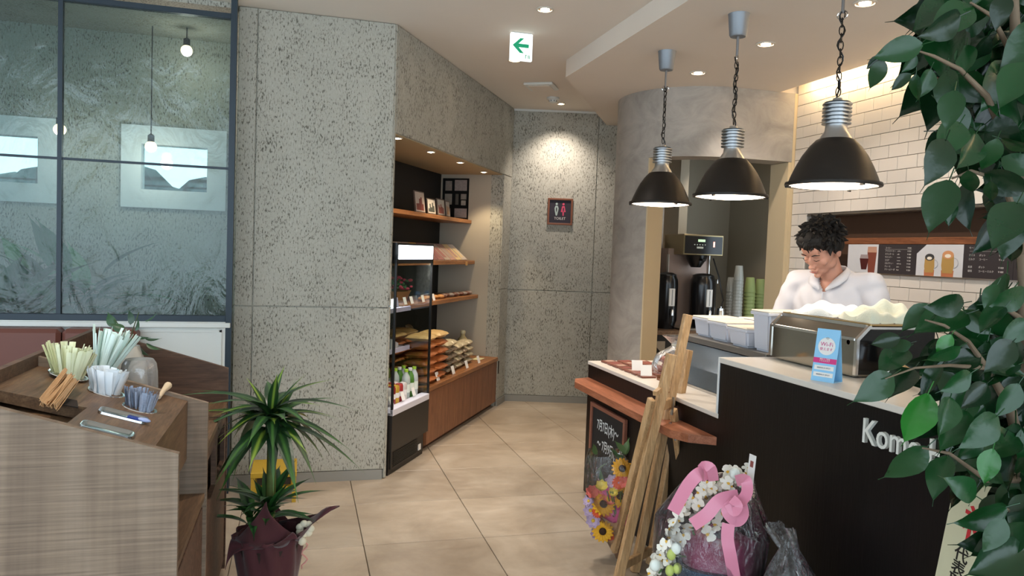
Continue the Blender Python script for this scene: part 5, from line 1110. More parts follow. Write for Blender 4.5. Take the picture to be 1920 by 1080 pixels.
cr = fb.lerp(tb, .07); cr2 = fd.lerp(td, .07); part('cross_bar', MB().bar(cr, cr2, .022, .04, bev=.003), m_easel, t, W=True)
part('peg', MB().bar(Ud(1228, 738, db-.05), Ud(1246, 724, db+.02), .02), m_easel, t, W=True)
part('slide_bar', MB().bar(Ud(1252, 735, dc-.02), Ud(1254, 705, dc-.0), .02, .025), m_easel, t, W=True)
part('hinge_plate', MB().bar(Ud(1263, 745, dc-.055), Ud(1259, 778, dc-.055), .018, .004), m_steel, t, W=True, label='steel hinge plate')
part('latch', MB().tube([Ud(1252, 795, dc-.05), Ud(1258, 792, dc-.06), Ud(1266, 808, dc-.06), Ud(1270, 824, dc-.06), Ud(1266, 826, dc-.06), Ud(1262, 808, dc-.06)], .0035, 6), m_chrome, t, True, W=True, label='steel hook latch')
# ---- flowers
def petals(n, r0, r1, w, mat, name, cup=.15, layers=1):
    b = MB()
    for l in range(layers):
        for k in range(n):
            a = 2*PI*(k + .5*l)/n; d = Vector((math.cos(a), math.sin(a), 0)); s = Vector((-d.y, d.x, 0)); rr = r1*(1-.18*l); z = .004*l
            pts = [(r0, .35), (r0+(rr-r0)*.4, 1), (r0+(rr-r0)*.8, .8), (rr, .1)]; rows = [[b.b.verts.new(d*r + s*w/2*q*e + Vector((0, 0, z + cup*r*(r/r1) - .002*abs(e)))) for e in (-1, 0, 1)] for r, q in pts]
            for x, y in zip(rows, rows[1:]):
                for e in range(2): b.b.faces.new((x[e], y[e], y[e+1], x[e+1]))
    return b.mesh(name, mat, True)
m_sun = M('sunflower_yellow', '#e3a81c', .6, noise=.12, nscale=60); m_sc = M('sunflower_centre', '#35200f', .8, noise=.4, nscale=200)
sun = petals(16, .012, .042, .013, m_sun, 'sunflower', .1, 2); ger_p = petals(18, .005, .036, .011, M('gerbera_pink', '#e0609a', .6), 'gerbera', .3, 3); ger_o = petals(16, .005, .034, .011, M('gerbera_orange', '#e8643c', .6), 'gerbera', .3, 3)
lil = petals(8, .002, .026, .018, M('lilac_petal', '#b9a3bf', .6), 'lilac_flower', .6, 3); rose_y = petals(7, .002, .024, .02, M('rose_yellow', '#d8c24a', .6), 'rose', .9, 3); pinkr = petals(8, .002, .028, .02, M('rose_coral', '#ea7a70', .6), 'rose', .8, 3)
cen = MB().ball((0, 0, .006), .014, 12, 6, (1, 1, .5)).mesh('flower_centre', m_sc); cen_y = MB().ball((0, 0, .008), .007, 8, 5, (1, 1, .6)).mesh('flower_centre', M('centre_yellow', '#d8b03a', .7))
VC = Vector((0, 0, EYE))
def flower(me, p, t, inv, s=1.0, c=None, j=.35):
    n = (VC - p).normalized() + Vector((R(-j, j), R(-j, j), R(-j, j)+.15)); n.normalize(); x = n.cross(Vector((0, 0, 1))).normalized(); x = x*math.cos(R(0, 6)) + n.cross(x)*math.sin(R(0, 6)); x = (x - n*x.dot(n)).normalized(); y = n.cross(x)
    mw = inv @ Matrix([[x[i], y[i], n[i], p[i]] for i in range(3)] + [[0, 0, 0, 1]]) @ Matrix.Scale(s, 4)
    o = piece(me.name.split('.')[0], me, t, mw)
    if c: piece('flower_centre', c, o, Matrix())
    return o
# bouquet 1
B1 = Uz(1166, 1046, 0); d1 = dep_of(B1) 
t = thing('sunflower_bouquet', 'bouquet of sunflowers and pink blooms in kraft paper and cellophane on the floor', 'bouquet', B1); inv = Matrix.Translation(-B1)
m_kraft = M('kraft_paper', '#b98f6c', .8, noise=.1, nscale=10)
def conewrap(name, base, axis_pts, mat, t, seed, n=36, folds=9, amp=.12, thick=.0012, openr=None, W=True):
    rs = random.Random(seed); ph = [rs.uniform(0, 6) for _ in range(4)]; b = MB(); rings = []
    for i, (c, r) in enumerate(axis_pts):
        f = i/(len(axis_pts)-1); rings.append([b.b.verts.new(Vector(c) + Vector((r*(1+amp*f*math.sin(folds*a+ph[0]) + amp*.5*f*math.sin(2.3*folds*a+ph[1]))*math.cos(a), r*(1+amp*f*math.sin(folds*a+ph[0]))*math.sin(a), (amp*r*1.2*f*math.sin(3*a+ph[2]) + amp*r*.5*math.sin(7*a+ph[3])*f)))) for a in [2*PI*k/n for k in range(n)]])
    for x, y in zip(rings, rings[1:]):
        for k in range(n): b.b.faces.new((x[k], x[(k+1) % n], y[(k+1) % n], y[k]))
    return part(name, b, mat, t, 70, W=W, solid=thick if thick else 0)
def ax(pts): return pts
top1 = Ud(1140, 870, d1-.04)
conewrap('kraft_wrap', B1, [(B1 + Vector((0, 0, .002)), .03), (B1.lerp(top1, .2), .05), (B1.lerp(top1, .36), .068), (B1.lerp(top1, .46), .085)], m_kraft, t, 1, amp=.08)
conewrap('cellophane', B1, [(B1.lerp(top1, .04), .04), (B1.lerp(top1, .35), .09), (B1.lerp(top1, .7), .125), (B1.lerp(top1, .95), .115), (B1.lerp(top1, 1.12), .085)], m_cello, t, 2, amp=.1, thick=0)
part('ribbon', MB().lathe([(.062, -.012), (.066, 0), (.062, .012)], 20, B1.lerp(top1, .22), cap=False), M('ribbon_tan', '#c99a70', .5), t, True, W=True)
st_ = MB()
for i in range(14): a = R(0, 6.28); st_.tube([B1 + Vector((.01*math.cos(a), .01*math.sin(a), .02)), B1.lerp(top1, .75) + Vector((.06*math.cos(a), .06*math.sin(a), 0))], .003, 5)
o = part('stems', st_, M('stem_green', '#4a6a34', .6), t, W=True); o['kind'] = 'stuff'
dq = d1 - .06
for (u, v, me, s, c) in ((1166, 879, sun, 1, cen), (1163, 930, sun, 1.1, cen), (1131, 946, sun, 1.1, cen), (1130, 996, sun, 1, cen), (1152, 968, ger_p, 1.2, None), (1148, 906, lil, 1.2, None), (1108, 958, lil, 1.1, cen_y), (1113, 976, lil, 1.1, cen_y), (1110, 923, pinkr, .9, None), (1128, 914, rose_y, 1, None), (1142, 925, ger_p, .9, None), (1137, 975, ger_o, .9, None), (1148, 950, ger_o, .9, None), (1152, 985, ger_p, 1.1, None), (1140, 940, pinkr, .9, None), (1172, 905, pinkr, .8, None), (1172, 975, ger_p, .8, None), (1122, 930, pinkr, .8, None), (1160, 905, ger_o, .8, None), (1105, 940, lil, .9, cen_y), (1140, 1005, pinkr, .8, None), (1118, 1000, lil, .9, None), (1172, 950, pinkr, .8, None), (1180, 890, lil, .9, None), (1136, 960, pinkr, .9, None), (1146, 1000, ger_o, .8, None), (1160, 960, ger_p, .8, None), (1160, 990, lil, .8, cen_y), (1150, 925, rose_y, .8, None), (1180, 930, lil, .8, None), (1120, 960, ger_o, .7, None)):
    flower(me, Ud(u, v, dq + R(-.03, .03)), t, inv, s*1.25, c)
lm_s = leafmesh('leaf', .09, .03, leafmat('bouquet_leaf', '#3d5a38', '#66804e', .5))
for i in range(22):
    p = Ud(R(1115, 1190), R(850, 1000), dq + R(.03, .08)); piece('leaf', lm_s, t, inv @ frame3(p, (R(-.6, .3), R(-.3, .3), R(.3, 1)), (R(-1, 1), R(-1, 1), .2)))
# bouquet 2: white orchids
B2 = Vector((1.40, 2.30, 0)); d2 = dep_of(B2)
t = thing('orchid_arrangement', 'white orchids in a burgundy pot wrapped in cellophane with pink ribbon bow', 'bouquet', B2); inv = Matrix.Translation(-B2)
zr2 = Ud(1350, 1045, d2).z
m_bp = M('burgundy_shine', '#7a1f4a', .35, noise=.15, nscale=14, bump=.4, bscale=20, bd=.01); m_bl = M('blue_foil', '#1d4a6e', .25, .5)
part('pot', MB().lathe([(.10, .002), (.13, zr2*.7), (.14, zr2), (.12, zr2), (0, zr2*.9)], 28), m_bl, t, 60)
conewrap('burgundy_wrap', B2, [(B2 + Vector((.03, 0, zr2*.5)), .12), (B2 + Vector((.03, 0, zr2)), .135), (B2 + Vector((.03, 0, zr2+.07)), .12), (B2 + Vector((.02, 0, zr2+.10)), .05)], m_bp, t, 5, folds=5, amp=.15)
conewrap('cellophane', B2, [(B2 + Vector((0, 0, .02)), .12), (B2 + Vector((-.01, 0, zr2)), .19), (B2 + Vector((0, 0, zr2+.13)), .19), (B2 + Vector((.02, 0, zr2+.25)), .12), (Ud(1385, 895, d2), .05)], m_cello, t, 9, amp=.12, thick=0, folds=7)
def opet():
    b = MB()
    for a0, r, w, mi in ((PI/2, .034, .022, 0), (PI*1.22, .034, .020, 0), (-PI*.22, .034, .020, 0), (PI, .034, .036, 0), (0, .034, .036, 0), (-PI/2, .016, .014, 1)):
        d = Vector((math.cos(a0), math.sin(a0), 0)); s = Vector((-d.y, d.x, 0)); rows = [[b.b.verts.new(d*r*q + s*w/2*k*e + Vector((0, 0, .18*r*q*q + (.004 if mi else 0)))) for e in (-1, 0, 1)] for q, k in ((.04, .2), (.35, .8), (.7, 1), (.95, .6), (1, .1))]
        for x, y in zip(rows, rows[1:]):
            for e in range(2): b.b.faces.new((x[e], y[e], y[e+1], x[e+1])).material_index = mi
    return b.mesh('orchid', [M('orchid_white', '#ece8dc', .55, sss=.0), M('orchid_lip', '#d9a93a', .6)], True)
orc = opet(); bud = MB().ball((0, 0, 0), .016, 10, 7, (1, .9, 1.2)).mesh('bud', M('bud_green', '#b7c46a', .5), True); budw = MB().ball((0, 0, 0), .019, 10, 7, (1, .9, 1.1)).mesh('bud', M('bud_white', '#e2e8e0', .5), True)
path = [(1392, 885), (1372, 895), (1345, 903), (1330, 920), (1310, 930), (1290, 955), (1275, 975), (1262, 1000), (1250, 1025), (1240, 1045), (1230, 1070)]
for i in range(85):
    k = i/84*(len(path)-1); a = path[int(k)]; c = path[min(int(k)+1, len(path)-1)]; f = k-int(k); u = a[0]+(c[0]-a[0])*f + R(-16, 22); v = a[1]+(c[1]-a[1])*f + R(-14, 18)
    flower(orc, Ud(u, v, d2 - .10 + R(-.03, .05)), t, inv, R(.5, .72), None, .7)
for (u, v) in ((1345, 985), (1330, 1000), (1352, 960), (1320, 985)): flower(orc, Ud(u, v, d2-.1), t, inv, .8, None, .5)
for (u, v, me) in ((1378, 888, budw), (1268, 1028, budw), (1259, 1040, bud), (1270, 1066, bud), (1256, 1070, bud), (1228, 1060, budw)): piece('bud', me, t, inv @ Matrix.Translation(Ud(u, v, d2-.14)))
sm_ = MB().tube([B2 + Vector((0, 0, zr2)), Ud(1300, 1000, d2-.05), Ud(1290, 950, d2-.07), Ud(1340, 905, d2-.06), Ud(1390, 885, d2-.06)], .004, 6).tube([B2 + Vector((-.03, 0, zr2)), Ud(1262, 1040, d2-.08), Ud(1235, 1075, d2-.1)], .003, 6)
part('stem', sm_, M('stem_green'), t, True, W=True)
m_rib = M('pink_ribbon', '#d8869f', .35, sheen=.3)
def ribbon(pts, w, name='ribbon', wdir=None, dd_=0):
    P3 = [Vector(p) for p in pts]; b = MB(); rows = []
    Q = []
    for i in range(len(P3)-1):
        p0, p1, p2, p3 = P3[max(i-1, 0)], P3[i], P3[i+1], P3[min(i+2, len(P3)-1)]
        for k in range(5):
            s = k/5; Q.append(.5*((2*p1) + (p2-p0)*s + (2*p0-5*p1+4*p2-p3)*s*s + (3*p1-p0-3*p2+p3)*s**3))
    Q.append(P3[-1]); vw = (VC - P3[0]).normalized()
    for i, q in enumerate(Q):
        tt = (Q[min(i+1, len(Q)-1)] - Q[max(i-1, 0)]).normalized(); s = tt.cross(vw).normalized(); s = (s + vw*.12*math.sin(i*.3)).normalized(); rows.append((b.b.verts.new(q - s*w/2), b.b.verts.new(q + s*w/2)))
    for x, y in zip(rows, rows[1:]): b.b.faces.new((x[0], y[0], y[1], x[1]))
    part(name, b, m_rib, t, 60, W=True)
dr = d2 - .20; w_ = .042
ribbon([Ud(1262, 960, dr+.03), Ud(1290, 910, dr), Ud(1312, 888, dr-.01), Ud(1326, 892, dr+.03)], w_); ribbon([Ud(1326, 900, dr+.02), Ud(1318, 876, dr), Ud(1333, 878, dr-.02), Ud(1338, 902, dr+.01)], w_*.8)
ribbon([Ud(1385, 930, dr), Ud(1350, 938, dr-.02), Ud(1325, 965, dr-.02), Ud(1298, 984, dr)], w_); ribbon([Ud(1385, 945, dr), Ud(1400, 925, dr-.03), Ud(1398, 900, dr-.03), Ud(1380, 902, dr+.02)], w_*.85)
ribbon([Ud(1378, 940, dr-.02), Ud(1362, 958, dr-.03), Ud(1380, 978, dr-.03), Ud(1394, 965, dr-.02), Ud(1390, 942, dr)], w_*.8); ribbon([Ud(1366, 982, dr-.03), Ud(1364, 1010, dr-.03), Ud(1370, 1045, dr-.03), Ud(1378, 1090, dr)], w_*.95)
ribbon([Ud(1372, 935, dr-.03), Ud(1384, 948, dr-.05), Ud(1376, 960, dr-.04), Ud(1366, 945, dr-.03)], w_*.7, 'ribbon_knot')
c0 = Ud(1402, 935, d2-.16); c1 = Ud(1412, 853, d2-.16); 
b = MB().bar(c0, c1, .038, .0012); part('message_card', b, m_paper, t, W=True, label='white message card on a pick'); part('card_pick', MB().tube([B2 + Vector((.06, 0, zr2)), c0.lerp(c1, .2)], .0025, 5), m_cup, t, W=True)
part('card_print', MB().bar(c0.lerp(c1, .72), c0.lerp(c1, .86), .018, .0016), M('print_red', '#c2304a', .6), t, W=True)
# bouquet 3
B3 = Vector((1.50, 2.0, 0)); d3 = dep_of(B3); t = thing('wrapped_flower_pot', 'small cellophane-wrapped dark red arrangement at the bottom edge before the counter', 'bouquet', B3); zz = Ud(1500, 1062, d3).z
part('pot', MB().lathe([(.07, .002), (.09, zz*.6), (.085, zz*.62), (0, zz*.6)], 20), m_bl, t, 60)
b = MB()
for i in range(30): a = R(0, 6.28); r = R(0, .06); b.ball(B3 + Vector((r*math.cos(a), r*math.sin(a), zz*.6 + R(.0, zz*.25))), R(.018, .028), 8, 6)
part('flowers', b, M('dark_red_flower', '#6e2434', .6, noise=.3, nscale=30), t, True, W=True)
conewrap('cellophane', B3, [(B3 + Vector((0, 0, .01)), .075), (B3 + Vector((0, 0, zz*.6)), .11), (B3 + Vector((0, 0, zz*.95)), .08), (Ud(1480, 1030, d3), .03), (Ud(1462, 990, d3), .045)], m_cello, t, 12, amp=.16, thick=0, folds=6)
# banner board
BXX = 1.63; q = [Ux(1742, 1150, BXX), Ux(1796, 893, BXX), Ux(1925, 860, BXX), Ux(1885, 1150, BXX)]
zf = min(q[0].z, q[3].z); m_ban = M('cream_board', '#c3bd9e', .6, noise=.04)
def ext(a, c, z): f = (z - a.z)/(c.z - a.z); return a + (c-a)*f
q0, q3 = ext(q[1], q[0], .0), ext(q[2], q[3], .0)
org = Vector((BXX, (q0.y+q3.y)/2, 0)); t = thing('message_board', 'tall cream wooden congratulation board with red and black brush lettering', 'sign board', org)
b = MB().prism([(p.y, p.z) for p in (q0, q[1], q[2], q3)], BXX-.006, BXX+.006, 'x'); part('board', b, m_ban, t, W=True)
up = (q[1]-q0).normalized(); rt = Vector((0, -1, 0)); rt = (rt - up*rt.dot(up)).normalized(); o_ = Ux(1835, 1000, BXX)
def onb(u, v, dx=-.0068): p = Ux(u, v, BXX) - org; n = rt.cross(up); return Matrix([[rt[i], up[i], n[i], p[i] + (dx if i == 0 else 0)] for i in range(3)] + [[0, 0, 0, 1]])
text('lettering', '祝', .105, M('brush_red', '#b8242c', .6), onb(1840, 1000), t, .0004, bold=.0015)
for i, ch_ in enumerate('代表取締役'): text('lettering', ch_, .042, M('brush_black', '#16140f', .6), onb(1806 - i*6, 1042 + i*25), t, .0004, bold=.0006)
for i, ch_ in enumerate('御開店'): text('lettering', ch_, .05, M('brush_black'), onb(1853 - i*6, 1062 + i*30), t, .0004, bold=.0006)
# ================================================================== man behind the counter
m_skin = M('skin', '#bb8a76', .5, sss=.12, spec=.35); m_shirt = M('white_shirt', '#c4c3c8', .8, sheen=.2, spec=.2); m_hair = M('black_hair', '#14110f', .65, spec=.3)
PM = Vector((2.615, 3.255, -.03)); prz = math.radians(-63)
person = thing('person', 'man with black hair in a white shirt looking down behind the steel machine', 'person', PM, prz)
def cap(b, p, q, r1, r2, n=14, fl=1):
    p, q = Vector(p), Vector(q); b.tube([p, p.lerp(q, .5), q], [r1, (r1+r2)/2, r2], n); b.ball(p, r1, n, 8); b.ball(q, r2, n, 8)
def finish(name, b, mat, vox, smooth_it, parent, disp=None):
    me = b.mesh(name, mat); o = bpy.data.objects.new(name, me); COL.objects.link(o)
    rm = o.modifiers.new('r', 'REMESH'); rm.mode = 'VOXEL'; rm.voxel_size = vox; sm = o.modifiers.new('s', 'SMOOTH'); sm.iterations = smooth_it; sm.factor = .5
    evalmesh(o); o.data.materials.clear(); o.data.materials.append(mat)
    if disp:
        n_ = len(o.data.vertices); co = np.zeros(n_*3); no = np.zeros(n_*3); o.data.vertices.foreach_get('co', co); o.data.vertices.foreach_get('normal', no); co = co.reshape(-1, 3); no = no.reshape(-1, 3); co += no*disp(co)[:, None]; o.data.vertices.foreach_set('co', co.ravel()); o.data.update()
    o.name = name; o.parent = parent; return o
HM = Matrix.Translation((-.015, -.150, 1.545)) @ Matrix.Rotation(math.radians(-10), 4, 'Z') @ Matrix.Rotation(math.radians(33), 4, 'X') @ Matrix.Rotation(math.radians(5), 4, 'Y') @ Matrix.Scale(1.06, 4)
def HP(x, y, z): return HM @ Vector((x, y, z))
def hb(b, c, r, sc, n=20, m=14): b.ball(Vector((0, 0, 0)), 1, n, m, (1, 1, 1), mat=None) if False else b.merge(_sph(n, m), HM @ Matrix.Translation(c) @ Matrix.Diagonal((r*sc[0], r*sc[1], r*sc[2], 1)))
def _sph(n, m): t_ = bmesh.new(); bmesh.ops.create_uvsphere(t_, u_segments=n, v_segments=m, radius=1); return t_
b = MB()
hb(b, (0, .012, .035), 1, (.074, .093, .085)); hb(b, (0, -.030, -.015), 1, (.060, .058, .085)); hb(b, (0, -.042, -.075), 1, (.040, .038, .034)); hb(b, (0, -.072, -.098), 1, (.018, .016, .014))
for s in (-1, 1):
    hb(b, (s*.036, -.058, -.025), 1, (.022, .022, .022)); hb(b, (s*.030, -.085, .018), 1, (.022, .010, .008)); hb(b, (s*.044, -.012, -.06), 1, (.016, .034, .026)); hb(b, (s*.074, .012, -.012), 1, (.008, .018, .030)); hb(b, (s*.010, -.098, -.040), 1, (.008, .010, .007))
hb(b, (0, -.096, -.012), 1, (.0085, .014, .026)); hb(b, (0, -.106, -.036), 1, (.011, .013, .010)); hb(b, (0, -.088, -.062), 1, (.020, .012, .006)); hb(b, (0, -.085, -.073), 1, (.016, .011, .006)); hb(b, (0, -.082, .045), 1, (.045, .016, .03))
cap(b, HP(0, .02, -.05), (0, -.045, 1.40), .052, .056)
# torso, arms, legs of the one body
b.merge(_sph(20, 14), Matrix.Translation((0, -.03, 1.27)) @ Matrix.Diagonal((.165, .10, .16, 1))); b.merge(_sph(20, 14), Matrix.Translation((0, .0, 1.05)) @ Matrix.Diagonal((.145, .10, .18, 1))); b.merge(_sph(20, 14), Matrix.Translation((0, .01, .93)) @ Matrix.Diagonal((.16, .115, .13, 1)))
arms = ((-1, (-.185, -.03, 1.375), (-.275, -.05, 1.13), (-.15, -.19, 1.085), (-.10, -.235, 1.075)), (1, (.185, -.03, 1.375), (.265, -.05, 1.12), (.14, -.19, 1.085), (.09, -.235, 1.075)))
for s, sh, el, wr, ha in arms:
    cap(b, (s*.06, -.03, 1.385), sh, .05, .052); cap(b, sh, el, .048, .038); cap(b, el, wr, .038, .026); 
    w, h = Vector(wr), Vector(ha); d = (h-w).normalized(); side = d.cross(Vector((0, 0, 1))).normalized()
    b.merge(_sph(12, 8), frame3(h, side, Vector((0, 0, 1))) @ Matrix.Diagonal((.040, .014, .046, 1)))
    for k, (off, L1) in enumerate(((-.030, .058), (-.010, .068), (.010, .064), (.028, .050))):
        p0 = h + side*off + d*.035; p1 = p0 + d*L1*.5 + Vector((0, 0, -.004)); p2 = p1 + (d*.6 + Vector((0, 0, -.5)))*L1*.4; cap(b, p0, p1, .0088, .008, 8); cap(b, p1, p2, .008, .007, 8)
    p0 = h - side*s*.032 - d*.008; p1 = p0 - side*s*.022 + d*.026; cap(b, p0, p1, .011, .009, 8); cap(b, p1, p1 + d*.024 + Vector((0, 0, -.008)), .009, .008, 8)
for s in (-1, 1):
    cap(b, (s*.085, .01, .92), (s*.095, -.01, .50), .085, .055); cap(b, (s*.095, -.01, .50), (s*.10, .02, .09), .052, .036); b.merge(_sph(14, 8), Matrix.Translation((s*.10, -.045, .045)) @ Matrix.Diagonal((.045, .12, .042, 1)))
body = finish('body', b, m_skin, .0042, 7, person)
def folds(c): return .0025*np.sin(c[:, 0]*38 + 9*np.sin(c[:, 2]*11)) * np.sin(c[:, 2]*21 + c[:, 1]*17 + 3) + .0022*np.sin(c[:, 2]*60 + c[:, 0]*44 + 5*np.sin(c[:, 1]*23))
b = MB()
b.merge(_sph(24, 16), Matrix.Translation((0, -.02, 1.265)) @ Matrix.Diagonal((.205, .125, .19, 1))); b.merge(_sph(24, 16), Matrix.Translation((0, .0, 1.06)) @ Matrix.Diagonal((.175, .128, .20, 1))); b.merge(_sph(24, 16), Matrix.Translation((0, .008, .92)) @ Matrix.Diagonal((.178, .13, .10, 1)))
for s, sh, el, wr, ha in arms:
    cap(b, (s*.045, -.032, 1.375), (s*.17, -.03, 1.375), .06, .066); cap(b, sh, Vector(sh).lerp(Vector(el), .45), .068, .066); cap(b, Vector(sh).lerp(Vector(el), .45), Vector(sh).lerp(Vector(el), .95), .066, .064)
shirt = finish('shirt', b, m_shirt, .0065, 16, person, folds)
b = MB()
for s in (-1, 1): cap(b, (s*.085, .01, .93), (s*.095, -.01, .50), .105, .078); cap(b, (s*.095, -.01, .50), (s*.10, .02, .10), .075, .066)
b.merge(_sph(20, 12), Matrix.Translation((0, .01, .93)) @ Matrix.Diagonal((.172, .125, .10, 1)))
finish('trousers', b, M('trousers_black', '#1a1a1c', .8), .009, 4, person)
b = MB(); 
for s in (-1, 1): b.merge(_sph(16, 10), Matrix.Translation((s*.10, -.05, .042)) @ Matrix.Diagonal((.052, .135, .041, 1)))
part('shoes', b, m_plastic_b, person, True)
# open V neck cut in the shirt, collar wings along it
bm_ = bmesh.new(); bm_.from_mesh(shirt.data); dele = []
for v in bm_.verts:
    c = v.co; rn = math.hypot(c.x, (c.y + .045))
    if c.z > 1.395 and rn < .064: dele.append(v)
    elif c.y < -.06 and c.z > 1.335 and abs(c.x) < .052*(c.z - 1.335)/.09: dele.append(v)
bmesh.ops.delete(bm_, geom=dele, context='VERTS'); bm_.to_mesh(shirt.data); bm_.free()
for s in (-1, 1):
    b = MB(); rows = []
    P_ = [(0, .022, 1.468), (.030, .014, 1.466), (.054, -.014, 1.460), (.064, -.050, 1.448), (.058, -.090, 1.425), (.040, -.122, 1.395), (.014, -.150, 1.350)]
    Q_ = [(0, .034, 1.436), (.038, .028, 1.434), (.072, .000, 1.436), (.092, -.048, 1.432), (.096, -.104, 1.400), (.078, -.142, 1.372), (.018, -.158, 1.338)]
    for p_, q_ in zip(P_, Q_): rows.append((b.b.verts.new((s*p_[0], p_[1], p_[2])), b.b.verts.new((s*(p_[0]*.45+q_[0]*.55), p_[1]*.45+q_[1]*.55 - .002, p_[2]*.45+q_[2]*.55 + .005)), b.b.verts.new((s*q_[0], q_[1], q_[2]))))
    for x_, y_ in zip(rows, rows[1:]):
        for e in range(2): b.b.faces.new((x_[e], y_[e], y_[e+1], x_[e+1]))
    part('collar', b, m_shirt, person, True, solid=.003)
part('placket', MB().tube([Vector((0, -.150, 1.33)), Vector((0, -.160, 1.27)), Vector((0, -.153, 1.20)), Vector((0, -.142, 1.10))], .007, 8), m_shirt, person, True)
# hair: cap of tufts with a fringe
b = MB(); hb(b, (0, .022, .050), 1, (.084, .100, .084)); hb(b, (0, -.045, .082), 1, (.070, .052, .040)); hb(b, (0, .065, -.0), 1, (.070, .050, .070))
for s in (-1, 1): hb(b, (s*.068, .022, .020), 1, (.018, .038, .048)); hb(b, (s*.062, -.018, .045), 1, (.022, .030, .04))
rs = random.Random(4)
for i in range(330):
    th_, ph_ = rs.uniform(0, 2*PI), rs.uniform(-.15, 1.5); n = Vector((math.cos(th_)*math.cos(ph_), math.sin(th_)*math.cos(ph_), math.sin(ph_)))
    if n.y < -.55 and n.z < .35: continue
    p = Vector((n.x*.080, .02 + n.y*.098, .048 + n.z*.082)); tdn = Vector((rs.uniform(-.5, .5), rs.uniform(-.8, .1), rs.uniform(-.5, .3))); d = (n*.32 + tdn*.8).normalized(); L_ = rs.uniform(.028, .048)
    P0 = HM @ p; P1 = HM @ (p + d*L_*.6); P2 = HM @ (p + d*L_ + Vector((0, 0, -.006))); b.tube([P0, P1, P2], [.013, .010, .001], 6)
for i in range(36):
    x = -.066 + .132*i/35 + rs.uniform(-.004, .004); y0 = -.078 + abs(x)*.35; p = Vector((x*.9, y0, .098)); P = [HM @ p, HM @ (p + Vector((rs.uniform(-.006, .006), -.022, -.022))), HM @ (p + Vector((rs.uniform(-.01, .01)+x*.1, -.022 + abs(x)*.1, -.055 + rs.uniform(-.008, .012))))]; b.tube(P, [.011, .009, .0015], 5)
part('hair', b, m_hair, person, True)
# face details
for s in (-1, 1):
    b = MB().tube([HP(s*.014, -.098, .022), HP(s*.030, -.0985, .028), HP(s*.048, -.086, .022)], [.0022, .0032, .0016], 6); part('eyebrow', b, m_hair, person, True)
    b = MB().tube([HP(s*.016, -.0945, -.002), HP(s*.030, -.0975, -.004), HP(s*.043, -.088, -.001)], [.001, .0018, .0012], 6); part('eyelashes', b, m_hair, person, True)
b = MB().tube([HP(-.021, -.0955, -.0665), HP(-.008, -.1012, -.0655), HP(0, -.1015, -.067), HP(.008, -.1012, -.0655), HP(.021, -.0955, -.0665)], [.001, .003, .0034, .003, .001], 6); part('lips', b, M('lips', '#a0605a', .5), person, True)
# ================================================================== ficus at the right
TR = Ud(1908, 900, 1.52)
FX, FY = TR.x, TR.y
t = thing('ficus_tree', 'leafy dark green ficus tree in the right foreground', 'plant', (FX, FY, 0)); inv = Matrix.Translation((-FX, -FY, 0))
part('pot', MB().lathe([(.12, 0), (.15, .28), (.16, .30), (.145, .30), (.135, .26), (0, .26)], 28), M('planter_grey', '#6a655e', .7), t, True)
m_bark = M('ficus_bark', '#6a5a48', .8, noise=.25, nscale=40, bump=.3, bscale=80)
def bz(ptz, r, name='branch', n=8):
    part(name, MB().tube(ptz, r, n), m_bark, t, True, W=True)
bz([Vector((FX, FY, .25)), Vector((FX+.01, FY, .55)), TR, Ud(1915, 760, 1.5), Ud(1925, 560, 1.5), Ud(1915, 330, 1.5), Ud(1905, 120, 1.48), Ud(1900, -60, 1.46)], [.024, .022, .018, .016, .014, .012, .010, .007], 'trunk', 10)
twigs = [([(1912, 840, 1.5), (1895, 770, 1.47), (1880, 740, 1.45), (1850, 690, 1.42), (1815, 640, 1.38), (1770, 610, 1.34), (1735, 600, 1.32)], [.011, .010, .008, .006, .004, .003, .0015]),
 ([(1912, 860, 1.5), (1895, 865, 1.46), (1875, 840, 1.44), (1868, 815, 1.42)], [.008, .006, .004, .002]), ([(1850, 690, 1.42), (1780, 685, 1.36), (1715, 690, 1.32), (1660, 710, 1.3)], [.005, .003, .002, .001]),
 ([(1912, 900, 1.5), (1850, 900, 1.42), (1780, 850, 1.36), (1730, 840, 1.33)], [.007, .005, .003, .0015]), ([(1905, 960, 1.5), (1880, 955, 1.4), (1850, 965, 1.36)], [.005, .004, .002]),
 ([(1914, 330, 1.5), (1850, 180, 1.42), (1800, 130, 1.38), (1750, 105, 1.34), (1720, 95, 1.32)], [.009, .006, .004, .003, .0015]), ([(1914, 430, 1.5), (1880, 340, 1.44), (1820, 320, 1.4), (1785, 335, 1.36)], [.008, .005, .003, .0015]),
 ([(1906, 120, 1.48), (1860, 30, 1.42), (1820, 5, 1.38)], [.006, .004, .002]), ([(1918, 600, 1.5), (1880, 575, 1.44), (1850, 565, 1.4)], [.006, .004, .002]), ([(1918, 480, 1.5), (1910, 400, 1.44), (1900, 380, 1.42)], [.006, .004, .002])]
for pts, r in twigs: bz([Ud(*p) for p in pts], r)
m_fic = leafmat('ficus_leaf', '#08200e', '#143c1b', .24, spec=.42); m_fic2 = leafmat('ficus_leaf_young', '#1c5c1e', '#2a7028', .25, spec=.5)
def fleaf(name, mat, fold, droop):
    L, w, n = 1.0, .53, 9; b = MB(); rows = []
    for i in range(n+1):
        u = i/n; ww = w/2*(math.sin(PI*min(1, u/.86)**.82)**.75 if u < .86 else 0); ww = max(ww, .030*(1-u)+.004)
        z = -droop*u*u; rows.append([b.b.verts.new((u*L, e*ww, z + abs(e)**1.5*ww*fold + .012*math.sin(u*14+e*3)*abs(e))) for e in (-1, -.5, 0, .5, 1)])
    for a, c in zip(rows, rows[1:]):
        for k in range(4): b.b.faces.new((a[k], c[k], c[k+1], a[k+1]))
    b.tube([(-.22, 0, .03), (-.1, 0, .01), (.02, 0, -.002)], .011, 5); return b.mesh(name, mat, True)
